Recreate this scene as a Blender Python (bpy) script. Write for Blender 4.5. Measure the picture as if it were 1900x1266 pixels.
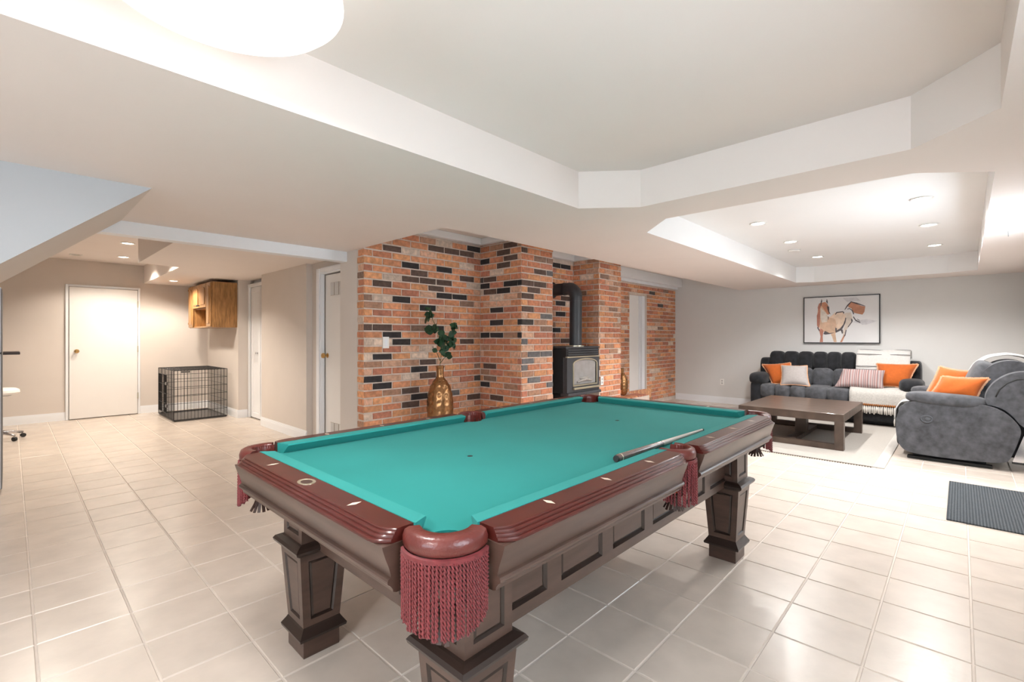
import bpy, math, random
from mathutils import Vector, Matrix
from mathutils.geometry import tessellate_polygon

random.seed(11)
PI = math.pi
scene = bpy.context.scene
for _o in list(bpy.data.objects):
    bpy.data.objects.remove(_o, do_unlink=True)
COL = scene.collection

# ------------------------------------------------------------------ camera
CAM_YAW = 0.7574
CAM_H = 1.24
cam_data = bpy.data.cameras.new('camera')
cam = bpy.data.objects.new('camera', cam_data)
COL.objects.link(cam)
cam.location = (0, 0, CAM_H)
cam.rotation_euler = (PI / 2, 0, CAM_YAW - PI / 2)
cam_data.sensor_width = 36.0
cam_data.lens = 880.0 / 1900.0 * 36.0
cam_data.shift_y = -7.0 / 1900.0
cam_data.clip_start = 0.05
scene.camera = cam

# ------------------------------------------------------------------ view
scene.view_settings.view_transform = 'Standard'
scene.view_settings.look = 'None'
scene.view_settings.gamma = 1.0
scene.view_settings.use_curve_mapping = False
scene.view_settings.exposure = 0.96
scene.cycles.max_bounces = 6
scene.cycles.use_light_tree = False
scene.cycles.diffuse_bounces = 4
scene.cycles.glossy_bounces = 3
scene.cycles.transparent_max_bounces = 6
scene.cycles.sample_clamp_indirect = 6.0
scene.cycles.use_adaptive_sampling = True
scene.cycles.adaptive_threshold = 0.04
scene.cycles.caustics_reflective = False
scene.cycles.caustics_refractive = False

# ------------------------------------------------------------------ daylight (enters only through the windows)
world = bpy.data.worlds.new('daylight')
scene.world = world
world.use_nodes = True
bg = world.node_tree.nodes['Background']
bg.inputs[0].default_value = (0.80, 0.90, 1.0, 1)
bg.inputs[1].default_value = 6.0


def portal(name, loc, rot, sx, sy):
    d = bpy.data.lights.new(name, 'AREA')
    d.shape = 'RECTANGLE'
    d.size, d.size_y = sx, sy
    d.cycles.is_portal = True
    o = bpy.data.objects.new(name, d)
    o.location, o.rotation_euler = loc, rot
    COL.objects.link(o)


portal('portal_rear_fill_window', (-2.71, 0.5, 1.4), (0, -PI / 2, 0), 1.2, 1.8)
portal('portal_patio_door', (4.95, -0.71, 1.5), (PI / 2, 0, PI), 1.1, 1.1)
portal('portal_side_fill_window', (0.75, -0.71, 1.45), (PI / 2, 0, PI), 1.1, 1.1)

# ------------------------------------------------------------------ materials
MATS = {}


def M(name, col, rough=0.5, metal=0.0, var=0.0, vscale=8.0, bump=0.0, bscale=60.0, coat=0.0,
      objcol=False, objrand=0.0, sheen=0.0, stretch=(1, 1, 1), emis=0.0, spec=0.5, trans=0.0, col2=None, detail=4):
    m = bpy.data.materials.new(name)
    m.use_nodes = True
    nt = m.node_tree
    N, L = nt.nodes, nt.links
    b = N['Principled BSDF']
    b.inputs['Roughness'].default_value = rough
    b.inputs['Metallic'].default_value = metal
    b.inputs['Coat Weight'].default_value = coat
    b.inputs['Coat Roughness'].default_value = 0.12
    b.inputs['Sheen Weight'].default_value = sheen
    b.inputs['Specular IOR Level'].default_value = spec
    b.inputs['Transmission Weight'].default_value = trans
    c4 = (col[0], col[1], col[2], 1)
    b.inputs['Base Color'].default_value = c4
    if emis:
        b.inputs['Emission Color'].default_value = c4
        b.inputs['Emission Strength'].default_value = emis
    src = None
    if objcol:
        oi = N.new('ShaderNodeObjectInfo')
        src = oi.outputs['Color']
    if var or bump:
        tc = N.new('ShaderNodeTexCoord')
        mp = N.new('ShaderNodeMapping')
        mp.inputs['Scale'].default_value = stretch
        L.new(tc.outputs['Object'], mp.inputs['Vector'])
    if var or col2:
        nz = N.new('ShaderNodeTexNoise')
        nz.inputs['Scale'].default_value = vscale
        nz.inputs['Detail'].default_value = detail
        L.new(mp.outputs[0], nz.inputs['Vector'])
        if objrand or objcol:
            oi2 = N.new('ShaderNodeObjectInfo')
            vm = N.new('ShaderNodeVectorMath')
            vm.operation = 'ADD'
            cx = N.new('ShaderNodeCombineXYZ')
            mu = N.new('ShaderNodeMath')
            mu.operation = 'MULTIPLY'
            mu.inputs[1].default_value = 40.0
            L.new(oi2.outputs['Random'], mu.inputs[0])
            for i in range(3):
                L.new(mu.outputs[0], cx.inputs[i])
            L.new(mp.outputs[0], vm.inputs[0])
            L.new(cx.outputs[0], vm.inputs[1])
            L.new(vm.outputs[0], nz.inputs['Vector'])
        ramp = N.new('ShaderNodeMapRange')
        ramp.inputs['From Min'].default_value = 0.3
        ramp.inputs['From Max'].default_value = 0.7
        L.new(nz.outputs['Fac'], ramp.inputs['Value'])
        if col2:
            mx = N.new('ShaderNodeMix')
            mx.data_type = 'RGBA'
            mx.inputs[6].default_value = c4
            mx.inputs[7].default_value = (col2[0], col2[1], col2[2], 1)
            L.new(ramp.outputs[0], mx.inputs[0])
            if src:
                L.new(src, mx.inputs[6])
            src = mx.outputs[2]
        else:
            ramp.inputs['To Min'].default_value = 1 - var
            ramp.inputs['To Max'].default_value = 1 + var
            hs = N.new('ShaderNodeMix')
            hs.data_type = 'RGBA'
            hs.blend_type = 'MULTIPLY'
            hs.inputs[0].default_value = 1
            hs.inputs[6].default_value = c4
            if src:
                L.new(src, hs.inputs[6])
            L.new(ramp.outputs[0], hs.inputs[7])
            src = hs.outputs[2]
    if objrand:
        oi = N.new('ShaderNodeObjectInfo')
        mr = N.new('ShaderNodeMapRange')
        mr.inputs['To Min'].default_value = 1 - objrand
        mr.inputs['To Max'].default_value = 1 + objrand
        L.new(oi.outputs['Random'], mr.inputs['Value'])
        mm = N.new('ShaderNodeMix')
        mm.data_type = 'RGBA'
        mm.blend_type = 'MULTIPLY'
        mm.inputs[0].default_value = 1
        mm.inputs[6].default_value = c4
        if src:
            L.new(src, mm.inputs[6])
        L.new(mr.outputs[0], mm.inputs[7])
        src = mm.outputs[2]
    if src:
        L.new(src, b.inputs['Base Color'])
    if bump:
        n2 = N.new('ShaderNodeTexNoise')
        n2.inputs['Scale'].default_value = bscale
        n2.inputs['Detail'].default_value = 3
        L.new(mp.outputs[0], n2.inputs['Vector'])
        bp = N.new('ShaderNodeBump')
        bp.inputs['Strength'].default_value = bump
        bp.inputs['Distance'].default_value = 0.01
        L.new(n2.outputs['Fac'], bp.inputs['Height'])
        L.new(bp.outputs[0], b.inputs['Normal'])
    MATS[name] = m
    return m


def wave_mat(name, c1, c2, rough, scale, axis='X', distort=0.0, thresh=None, wtype='BANDS', bump=0.0, detail_scale=1.0, coat=0.0, spec=0.5):
    """two colours along a band pattern (stripes, wood grain, ribbing)"""
    m = bpy.data.materials.new(name)
    m.use_nodes = True
    nt = m.node_tree
    N, L = nt.nodes, nt.links
    b = N['Principled BSDF']
    b.inputs['Roughness'].default_value = rough
    b.inputs['Coat Weight'].default_value = coat
    b.inputs['Specular IOR Level'].default_value = spec
    tc = N.new('ShaderNodeTexCoord')
    w = N.new('ShaderNodeTexWave')
    w.wave_type = wtype
    w.bands_direction = axis
    w.inputs['Scale'].default_value = scale
    w.inputs['Distortion'].default_value = distort
    w.inputs['Detail'].default_value = 3
    w.inputs['Detail Scale'].default_value = detail_scale
    L.new(tc.outputs['Object'], w.inputs['Vector'])
    cr = N.new('ShaderNodeValToRGB')
    cr.color_ramp.elements[0].color = (*c1, 1)
    cr.color_ramp.elements[1].color = (*c2, 1)
    if thresh:
        cr.color_ramp.elements[0].position = thresh[0]
        cr.color_ramp.elements[1].position = thresh[1]
    L.new(w.outputs['Fac'], cr.inputs[0])
    L.new(cr.outputs[0], b.inputs['Base Color'])
    if bump:
        bp = N.new('ShaderNodeBump')
        bp.inputs['Strength'].default_value = bump
        bp.inputs['Distance'].default_value = 0.01
        L.new(w.outputs['Fac'], bp.inputs['Height'])
        L.new(bp.outputs[0], b.inputs['Normal'])
    MATS[name] = m
    return m


wall_paint = M('greige_wall_paint', (0.70, 0.69, 0.67), 0.75, var=0.015, vscale=3)
stair_daylit_tint = M('daylight_tinted_stair_paint', (0.50, 0.515, 0.535), 0.75, var=0.015, vscale=3)  # blue daylight cast and dimness of the stair face put into the colour
hall_paint = M('warm_light_tinted_wall_paint', (0.67, 0.605, 0.55), 0.75, var=0.015, vscale=3)  # greige wall paint with the warm hall light put into its colour
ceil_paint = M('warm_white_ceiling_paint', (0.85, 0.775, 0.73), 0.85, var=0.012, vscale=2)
lit_tray_paint = M('light_whitened_ceiling_paint', (0.90, 0.89, 0.88), 0.8, var=0.01, vscale=2)  # ceiling paint whitened in colour for the strong downlights over the sofa
trim_white = M('white_trim_enamel', (0.84, 0.85, 0.87), 0.4, var=0.01, vscale=4)
door_white = M('white_door_enamel', (0.83, 0.80, 0.77), 0.45, var=0.01, vscale=4)
grout = M('cream_grout', (0.70, 0.62, 0.55), 0.9, var=0.06, vscale=9)
tile_mat = M('beige_ceramic_tile', (0.64, 0.555, 0.48), 0.27, var=0.07, vscale=6, objrand=0.035, bump=0.06, bscale=26, detail=6)
brick_mat = M('fired_clay_brick', (0.4, 0.15, 0.08), 0.9, var=0.24, vscale=26, bump=0.5, bscale=90, objcol=True, detail=6)
mortar = M('grey_mortar', (0.68, 0.57, 0.49), 0.95, var=0.12, vscale=14, bump=0.5, bscale=120)
cloth_green = M('green_billiard_cloth', (0.020, 0.245, 0.225), 0.85, var=0.05, vscale=3, bump=0.06, bscale=400, spec=0.2, sheen=0.05)
cloth_bed = M('green_billiard_bed_cloth', (0.016, 0.235, 0.218), 0.85, var=0.05, vscale=2.5, bump=0.06, bscale=400, spec=0.2, sheen=0.05)
mahogany = M('polished_mahogany', (0.070, 0.011, 0.008), 0.28, var=0.16, vscale=9, coat=0.3)
brown_lacquer = M('dark_brown_lacquered_wood', (0.075, 0.042, 0.031), 0.36, var=0.22, vscale=6, stretch=(1, 1, 6), coat=0.15)
dark_mould = M('near_black_moulding_wood', (0.028, 0.016, 0.012), 0.35, var=0.2, vscale=6, coat=0.15)
leather_red = M('oxblood_leather', (0.115, 0.022, 0.017), 0.33, var=0.2, vscale=18, bump=0.12, bscale=160, coat=0.2)
leather_brown = M('dark_brown_leather_net', (0.06, 0.03, 0.022), 0.5, var=0.2, vscale=20)
cord_red = M('burgundy_twisted_cord', (0.17, 0.018, 0.021), 0.6, var=0.25, vscale=60, objrand=0.12, sheen=0.1)
pearl = M('ivory_inlay', (0.75, 0.62, 0.5), 0.35)
brass = M('polished_brass', (0.62, 0.40, 0.16), 0.25, metal=1.0)
brass_pale = M('pale_brass_trim', (0.62, 0.56, 0.42), 0.3, metal=0.8)
copper = M('antique_gold_glaze', (0.36, 0.185, 0.08), 0.26, metal=0.8, var=0.25, vscale=30)
stove_black = M('black_stove_enamel', (0.018, 0.018, 0.02), 0.42)
stove_grey = M('charcoal_cast_metal', (0.05, 0.052, 0.058), 0.45, var=0.1, vscale=30)
pipe_black = M('matt_black_flue', (0.035, 0.037, 0.042), 0.42)
stove_glass = M('hazy_stove_glass', (0.30, 0.285, 0.275), 0.12, var=0.12, vscale=12)
log_mat = M('pale_ceramic_logs', (0.36, 0.33, 0.3), 0.8, var=0.2, vscale=25)
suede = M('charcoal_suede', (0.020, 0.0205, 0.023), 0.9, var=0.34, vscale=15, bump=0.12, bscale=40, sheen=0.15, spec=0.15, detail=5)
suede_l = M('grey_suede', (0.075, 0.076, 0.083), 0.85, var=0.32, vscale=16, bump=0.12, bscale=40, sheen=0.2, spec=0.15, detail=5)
orange = M('orange_woven_cotton', (0.44, 0.09, 0.004), 0.85, var=0.08, vscale=30, bump=0.2, bscale=220, sheen=0.2)
peach = M('peach_fringe', (0.60, 0.33, 0.19), 0.9, var=0.15, vscale=60)
pgrey = M('dove_grey_cotton', (0.36, 0.325, 0.31), 0.85, var=0.06, vscale=40, bump=0.15, bscale=240, sheen=0.2)
cream_knit = M('cream_knit', (0.47, 0.445, 0.41), 0.95, var=0.12, vscale=60, bump=0.5, bscale=140, sheen=0.3)
throw_white = M('off_white_throw', (0.55, 0.53, 0.505), 0.95, var=0.06, vscale=50, bump=0.3, bscale=140, sheen=0.3)
tassel_white = M('white_wool_tassel', (0.70, 0.66, 0.61), 0.95, var=0.1, vscale=90)
tassel_rust = M('rust_wool_knot', (0.30, 0.10, 0.02), 0.95)
coffee_wood = wave_mat('walnut_stained_wood', (0.06, 0.037, 0.026), (0.105, 0.071, 0.052), 0.38, 2.2, 'X', 6.0, bump=0.02, detail_scale=1.6, coat=0.1)
oak = M('honey_oak', (0.36, 0.18, 0.062), 0.42, var=0.34, vscale=11, stretch=(5, 5, 0.7), coat=0.15, detail=5)
rug_mat = M('oatmeal_woven_rug', (0.43, 0.395, 0.355), 0.95, var=0.08, vscale=50, bump=0.5, bscale=110, stretch=(6, 1, 1))
rug_edge = M('pale_rug_border', (0.50, 0.465, 0.425), 0.95, var=0.06, vscale=60, bump=0.3, bscale=140)
fringe_dark = M('brown_rug_fringe', (0.14, 0.11, 0.09), 0.95)
mat_grey = wave_mat('ribbed_grey_mat', (0.052, 0.058, 0.064), (0.11, 0.12, 0.128), 0.95, 20.0, 'Y', 3.0, bump=0.5, detail_scale=12, spec=0.08)
wire_black = M('black_wire', (0.02, 0.02, 0.022), 0.4, metal=0.3)
pan_black = M('black_plastic_pan', (0.10, 0.092, 0.088), 0.3)
steel = M('brushed_steel', (0.48, 0.52, 0.57), 0.38, metal=0.6)
dark_edge = M('dark_grey_gasket', (0.07, 0.075, 0.085), 0.5)
chrome = M('chrome', (0.6, 0.6, 0.62), 0.15, metal=1.0)
stripe_grey = M('charcoal_woven_stripe', (0.17, 0.165, 0.165), 0.95)
white_plastic = M('white_plastic', (0.86, 0.84, 0.81), 0.4)
plate_grey = M('plate_slot', (0.45, 0.44, 0.43), 0.5)
leaf_mat = M('eucalyptus_leaf', (0.018, 0.062, 0.026), 0.5, var=0.35, vscale=30, objrand=0.3)
stem_mat = M('green_stem', (0.10, 0.11, 0.04), 0.6)
canvas = M('white_canvas', (0.72, 0.71, 0.705), 0.7, var=0.035, vscale=2.4)
frame_black = M('black_frame', (0.018, 0.018, 0.02), 0.4)
lamp_white = M('glowing_opal_glass', (1.0, 0.97, 0.94), 0.3, emis=0.58)
lens_emit = M('lit_lens', (1.0, 0.95, 0.87), 0.3, emis=16.0)
lens_warm = M('lit_warm_lens', (1.0, 0.88, 0.7), 0.3, emis=12.0)
vent_grey = M('beige_vent', (0.40, 0.33, 0.27), 0.6)
ball_orange = M('orange_ball', (0.85, 0.15, 0.012), 0.08, coat=0.5)
ball_cream = M('cream_ball', (0.78, 0.68, 0.44), 0.08, coat=0.5)
ball_white = M('white_ball', (0.82, 0.80, 0.74), 0.08, coat=0.5)
cue_dark = M('dark_cue_butt', (0.13, 0.09, 0.08), 0.22, var=0.2, vscale=30, coat=0.5)
cue_grey = M('maple_cue_shaft', (0.42, 0.37, 0.33), 0.3, coat=0.3)
rubber = M('black_rubber', (0.02, 0.02, 0.02), 0.7)


def clear_glass(name):
    m = bpy.data.materials.new(name)
    m.use_nodes = True
    N, L = m.node_tree.nodes, m.node_tree.links
    N.remove(N['Principled BSDF'])
    t = N.new('ShaderNodeBsdfTransparent')
    t.inputs[0].default_value = (0.95, 0.97, 0.97, 1)
    g = N.new('ShaderNodeBsdfGlossy')
    g.inputs['Roughness'].default_value = 0.02
    mx = N.new('ShaderNodeMixShader')
    mx.inputs[0].default_value = 0.06
    L.new(t.outputs[0], mx.inputs[1])
    L.new(g.outputs[0], mx.inputs[2])
    L.new(mx.outputs[0], N['Material Output'].inputs[0])
    return m


pane_glass = clear_glass('window_glass')
# ------------------------------------------------------------------ helpers
ORG = {}


def tag(o, label=None, cat=None, group=None, kind=None):
    if label:
        o['label'] = label
    if cat:
        o['category'] = cat
    if group:
        o['group'] = group
    if kind:
        o['kind'] = kind
    return o


def thing(name, label, cat, loc=(0, 0, 0), group=None, kind=None):
    o = bpy.data.objects.new(name, None)
    o.empty_display_size = 0.1
    COL.objects.link(o)
    o.location = loc
    ORG[o.name] = Vector(loc)
    return tag(o, label, cat, group, kind)


class MB:
    def __init__(self):
        self.v, self.f, self.mi = [], [], []
        self.m = 0

    def add(self, vs, fs):
        n = len(self.v)
        self.v += [tuple(p) for p in vs]
        for q in fs:
            self.f.append([i + n for i in q])
            self.mi.append(self.m)
        return self

    def box(self, x0, x1, y0, y1, z0, z1):
        vs = [(x, y, z) for z in (z0, z1) for y in (y0, y1) for x in (x0, x1)]
        return self.add(vs, [(0, 2, 3, 1), (4, 5, 7, 6), (0, 1, 5, 4), (2, 6, 7, 3), (0, 4, 6, 2), (1, 3, 7, 5)])

    def cbox(self, c, s, mat=None):
        h = [k / 2 for k in s]
        vs = [Vector((x, y, z)) for z in (-h[2], h[2]) for y in (-h[1], h[1]) for x in (-h[0], h[0])]
        if mat:
            vs = [mat @ p for p in vs]
        vs = [p + Vector(c) for p in vs]
        return self.add(vs, [(0, 2, 3, 1), (4, 5, 7, 6), (0, 1, 5, 4), (2, 6, 7, 3), (0, 4, 6, 2), (1, 3, 7, 5)])

    def prism(self, poly, fn, a, b):
        """poly: 2D loop (convex or not); fn(u, v, t) -> point; extruded t=a..b"""
        n = len(poly)
        vs = [fn(u, v, a) for u, v in poly] + [fn(u, v, b) for u, v in poly]
        fs = [(i, (i + 1) % n, n + (i + 1) % n, n + i) for i in range(n)]
        tri = tessellate_polygon([[Vector((u, v, 0)) for u, v in poly]])
        fs += [tuple(reversed(t)) for t in tri] + [tuple(i + n for i in t) for t in tri]
        return self.add(vs, fs)

    def quad(self, a, b, c, d):
        return self.add([a, b, c, d], [(0, 1, 2, 3)])

    def tube(self, pts, r, seg=10, caps=True):
        pts = [Vector(p) for p in pts]
        n = len(pts)
        rs = r if isinstance(r, (list, tuple)) else [r] * n
        vs, fs = [], []
        prev = None
        for i, p in enumerate(pts):
            t = (pts[min(i + 1, n - 1)] - pts[max(i - 1, 0)]).normalized()
            if prev is None:
                a = Vector((0, 0, 1)) if abs(t.z) < 0.9 else Vector((1, 0, 0))
                x = t.cross(a).normalized()
            else:
                x = (prev - t * prev.dot(t)).normalized()
            prev = x
            y = t.cross(x)
            for k in range(seg):
                an = 2 * PI * k / seg
                vs.append(p + (x * math.cos(an) + y * math.sin(an)) * rs[i])
        for i in range(n - 1):
            for k in range(seg):
                a, b = i * seg + k, i * seg + (k + 1) % seg
                fs.append((a, b, b + seg, a + seg))
        if caps:
            fs.append(tuple(reversed(range(seg))))
            fs.append(tuple(range((n - 1) * seg, n * seg)))
        return self.add(vs, fs)

    def lathe(self, prof, c, seg=32, sx=1.0, sy=1.0, cap=True):
        vs, fs = [], []
        n = len(prof)
        for r, z in prof:
            for k in range(seg):
                a = 2 * PI * k / seg
                vs.append((c[0] + r * math.cos(a) * sx, c[1] + r * math.sin(a) * sy, c[2] + z))
        for i in range(n - 1):
            for k in range(seg):
                a, b = i * seg + k, i * seg + (k + 1) % seg
                fs.append((a, b, b + seg, a + seg))
        if cap:
            fs.append(tuple(reversed(range(seg))))
            fs.append(tuple(range((n - 1) * seg, n * seg)))
        return self.add(vs, fs)

    def soft(self, c, size, e=0.4, nu=20, nv=10, mat=None):
        """rounded cushion-like box (superellipsoid)"""
        a, b, h = size[0] / 2, size[1] / 2, size[2] / 2
        pw = lambda t, q: math.copysign(abs(t) ** q, t)
        vs, fs = [], []
        for j in range(1, nv):
            v = -PI / 2 + PI * j / nv
            for i in range(nu):
                u = 2 * PI * i / nu
                vs.append(Vector((a * pw(math.cos(v), e) * pw(math.cos(u), e), b * pw(math.cos(v), e) * pw(math.sin(u), e), h * pw(math.sin(v), e))))
        vs += [Vector((0, 0, -h)), Vector((0, 0, h))]
        for j in range(nv - 2):
            for i in range(nu):
                p, q = j * nu + i, j * nu + (i + 1) % nu
                fs.append((p, q, q + nu, p + nu))
        s, t = len(vs) - 2, len(vs) - 1
        for i in range(nu):
            fs.append((s, (i + 1) % nu, i))
            o = (nv - 2) * nu
            fs.append((t, o + i, o + (i + 1) % nu))
        if mat:
            vs = [mat @ p for p in vs]
        return self.add([p + Vector(c) for p in vs], fs)

    def build(self, name, mats, parent=None, smooth=False, bevel=0.0, kind=None, autosmooth=None, solid=0.0):
        org = ORG[parent.name] if parent else Vector((0, 0, 0))
        me = bpy.data.meshes.new(name)
        me.from_pydata([Vector(p) - org for p in self.v], [], self.f)
        if not isinstance(mats, (list, tuple)):
            mats = [mats]
        for m in mats:
            me.materials.append(m)
        if len(mats) > 1:
            me.polygons.foreach_set('material_index', self.mi)
        if smooth:
            me.polygons.foreach_set('use_smooth', [True] * len(me.polygons))
        me.update()
        o = bpy.data.objects.new(name, me)
        COL.objects.link(o)
        if parent:
            o.parent = parent
        ORG[o.name] = org
        if solid:
            sm = o.modifiers.new('solid', 'SOLIDIFY')
            sm.thickness = solid
            sm.offset = 0
        if bevel:
            bm = o.modifiers.new('bevel', 'BEVEL')
            bm.width = bevel
            bm.segments = 2
            bm.limit_method = 'ANGLE'
            bm.angle_limit = 0.7
        if autosmooth:
            me.polygons.foreach_set('use_smooth', [True] * len(me.polygons))
            for e in me.edges:
                e.use_edge_sharp = False
            try:
                me.set_sharp_from_angle(angle=autosmooth)
            except Exception:
                pass
        if kind:
            o['kind'] = kind
        return o


def bx(*a):
    return MB().box(*a)


def inset_panel(mb, q, margin, depth, slope=0.008, mp=None, m0=0, m1=1):
    """q: 4 corners; flat frame ring, sloped reveal, recessed field"""
    q = [Vector(p) for p in q]
    n = (q[1] - q[0]).cross(q[3] - q[0]).normalized()

    def ring(d):
        out = []
        for i in range(4):
            a, b, c = q[i - 1], q[i], q[(i + 1) % 4]
            e1, e2 = (a - b).normalized(), (c - b).normalized()
            s = max(0.3, e1.cross(e2).length)
            out.append(b + (e1 + e2) * (d / s))
        return out
    r1 = ring(margin)
    r2 = [p - n * depth for p in ring(margin + slope)]
    r3 = [p - n * depth * 0.55 for p in ring(margin + slope * 2.2)]
    for i in range(4):
        j = (i + 1) % 4
        mb.m = m0
        mb.quad(q[i], q[j], r1[j], r1[i])
        mb.m = m1
        mb.quad(r1[i], r1[j], r2[j], r2[i])
        mb.quad(r2[i], r2[j], r3[j], r3[i])
    mb.m = m0
    mb.quad(*r3)


def struct(name, mb, m, label, parent=None, **k):
    o = mb.build(name, m, parent, **k)
    if not parent:
        o['kind'] = 'structure'
        o['label'] = label
    return o


# ================================================================== SETTING
XW, YR, XL, YD = 9.18, -0.62, -2.65, 9.70      # sofa wall, right wall, rear/left wall, door wall
ZC, ZT, ZB, ZTOP = 2.10, 2.345, 2.40, 2.55     # soffit, tray, bay ceiling, slab

# ---- floor: grout bed with ceramic tiles
floor = struct('floor', bx(XL - 0.1, XW + 0.1, YR - 0.1, YD + 0.1, -0.06, -0.0035), grout, 'beige ceramic tile floor running through the whole basement')
TP, GX, GY = 0.3048, 1.2887, 1.1837
g2, ch = 0.0032, 0.003


def tile_geo(mb, x0, y0, x1, y1):
    z0, z1 = -0.0035, 0.0
    vs = [(x0, y0, z0), (x1, y0, z0), (x1, y1, z0), (x0, y1, z0), (x0 + ch, y0 + ch, z1), (x1 - ch, y0 + ch, z1), (x1 - ch, y1 - ch, z1), (x0 + ch, y1 - ch, z1)]
    mb.add(vs, [(4, 5, 6, 7), (0, 1, 5, 4), (1, 2, 6, 5), (2, 3, 7, 6), (3, 0, 4, 7)])


_t = MB()
tile_geo(_t, g2, g2, TP - g2, TP - g2)
proto_tile = _t.build('tile', tile_mat, floor)
tile_me = proto_tile.data
cy_, sy_ = math.cos(CAM_YAW), math.sin(CAM_YAW)
cells = []
for i in range(-14, 27):
    for j in range(-6, 29):
        x, y = GX + TP * i, GY + TP * j
        if x < XL - 0.05 or x + TP > XW + 0.1 or y < YR - 0.05 or y + TP > YD + 0.1:
            continue
        if x > 2.6 and y > 4.2:
            continue
        xc, yc = x + TP / 2, y + TP / 2
        d = xc * cy_ + yc * sy_
        r = xc * sy_ - yc * cy_
        hid = 0.85 < xc < 2.75 and 1.25 < yc < 2.3     # under the table, out of sight
        vis = d > 0.9 and abs(r / d) < 1.13 and 880 * CAM_H / d < 690 and not hid
        cells.append((d if vis else 99 + d, x, y))
cells.sort()
far = MB()
for n, (k, x, y) in enumerate(cells):
    if n < 300 and k < 99:
        o = proto_tile if n == 0 else proto_tile.copy()
        if n:
            COL.objects.link(o)
        o.location = (x, y, 0)
    else:
        tile_geo(far, x + g2, y + g2, x + TP - g2, y + TP - g2)
o = far.build('tile_field', tile_mat, floor, kind='stuff')

# ---- plain walls
mb = bx(XL - 0.12, XL, YR - 0.12, -0.4, 0, ZTOP).box(XL - 0.12, XL, 1.4, YD, 0, ZTOP)
mb.box(XL - 0.12, XL, -0.4, 1.4, 0, 0.8).box(XL - 0.12, XL, -0.4, 1.4, 2.0, ZTOP)
struct('wall_rear', mb, wall_paint, 'greige wall with an added window behind the viewer')
mb = MB()
xs = [(XL - 0.12, 0.2, 0, ZTOP), (0.2, 1.3, 0, 0.9), (0.2, 1.3, 2.0, ZTOP), (1.3, 4.4, 0, ZTOP), (4.4, 5.5, 2.05, ZTOP), (5.5, XW + 0.12, 0, ZTOP)]
for a, b, z0, z1 in xs:
    mb.box(a, b, YR - 0.12, YR, z0, z1)
struct('wall_right', mb, wall_paint, 'greige wall along the recliner side of the room')
struct('wall_sofa', bx(XW, XW + 0.12, YR, 4.5, 0, ZTOP), wall_paint, 'greige wall behind the grey sofa')
struct('wall_back', bx(XL, 2.7, YD, YD + 0.12, 0, ZTOP), hall_paint, 'beige far hall wall around the white slab door')
struct('wall_side', bx(2.40, 2.75, 8.05, YD, 0, ZTOP), hall_paint, 'beige hall wall behind the wire crate')
struct('wall_recess', bx(2.62, 2.75, 7.0, 8.05, 0, ZTOP), trim_white, 'back of the narrow closet recess in the hall')
struct('wall_hall', bx(2.43, 2.75, 5.68, 7.15, 0, ZTOP), hall_paint, 'beige hall wall between the two closet doors')
mb = bx(2.50, 2.75, 5.37, 5.68, 0, ZTOP).box(2.50, 2.75, 4.6, 5.37, 1.97, ZTOP).box(2.56, 2.75, 4.6, 5.4, 0, 2.0)
struct('wall_closet', mb, hall_paint, 'beige wall around the vented closet door')
struct('wall_pilaster', bx(2.33, 2.75, 4.292, 4.632, 0, ZTOP), hall_paint, 'narrow beige wall end beside the brick wall')
struct('ceiling_slab', bx(XL - 0.12, XW + 0.12, YR - 0.12, YD + 0.12, ZTOP, ZTOP + 0.1), ceil_paint, 'floor slab above the basement ceiling')

# ---- ceilings
tray1 = [(2.605, 1.853), (2.86, 1.535), (2.83, 0.165), (2.55, -0.11), (-1.6, -0.11), (-1.9, 0.2), (-1.9, 1.55), (-1.6, 1.853)]
tray2 = [(3.59, 1.872), (3.265, 1.55), (3.25, 0.18), (3.51, -0.13), (8.47, -0.16), (8.6, 0.12), (8.62, 1.66), (8.5, 1.88)]
outer = [(XL, YR), (XW, YR), (XW, 2.935), (2.332, 2.935), (2.332, 4.49), (XL, 4.49)]


def plate(mb, loops, z0):
    vecs = [[Vector((x, y, 0)) for x, y in lp] for lp in loops]
    flat = [p for lp in vecs for p in lp]
    tri = tessellate_polygon(vecs)
    fs = []
    for t in tri:
        a, b, c = (flat[i] for i in t)
        fs.append(tuple(t) if (b - a).cross(c - a).z < 0 else tuple(reversed(t)))
    mb.add([(p.x, p.y, z0) for p in flat], fs)


mb = MB()
plate(mb, [outer, tray1, tray2], ZC)
n = len(outer)
for i in range(n):
    a, b = outer[i], outer[(i + 1) % n]
    mb.quad((a[0], a[1], ZC), (b[0], b[1], ZC), (b[0], b[1], ZTOP), (a[0], a[1], ZTOP))
ceiling = struct('ceiling', mb, ceil_paint, 'warm white lowered ceiling with two octagonal openings')
for nm, tr, lb in (('ceiling_tray', tray1, 'raised octagonal tray ceiling above the pool table'), ('ceiling_tray', tray2, 'bright raised octagonal tray ceiling above the sofa')):
    mb = MB()
    plate(mb, [tr], ZT)
    m = len(tr)
    for i in range(m):
        a, b = tr[i], tr[(i + 1) % m]
        mb.quad((a[0], a[1], ZC), (b[0], b[1], ZC), (b[0], b[1], ZT), (a[0], a[1], ZT))
    struct(nm, mb, ceil_paint if tr is tray1 else lit_tray_paint, lb)
mb = MB()
L = [(1.04, 4.6), (2.72, 4.6), (2.72, YD), (1.50, YD), (1.46, 7.13), (1.04, 7.08)]
mb.prism(L, lambda u, v, t: (u, v, t), 2.12, ZTOP)
struct('ceiling_hall_soffit', mb, ceil_paint, 'beige lowered ceiling along the hall beside the oak cabinet')
struct('ceiling_hall', bx(XL, 1.6, 4.55, YD, 2.407, ZTOP), ceil_paint, 'warm lit raised ceiling over the far hall')
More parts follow.
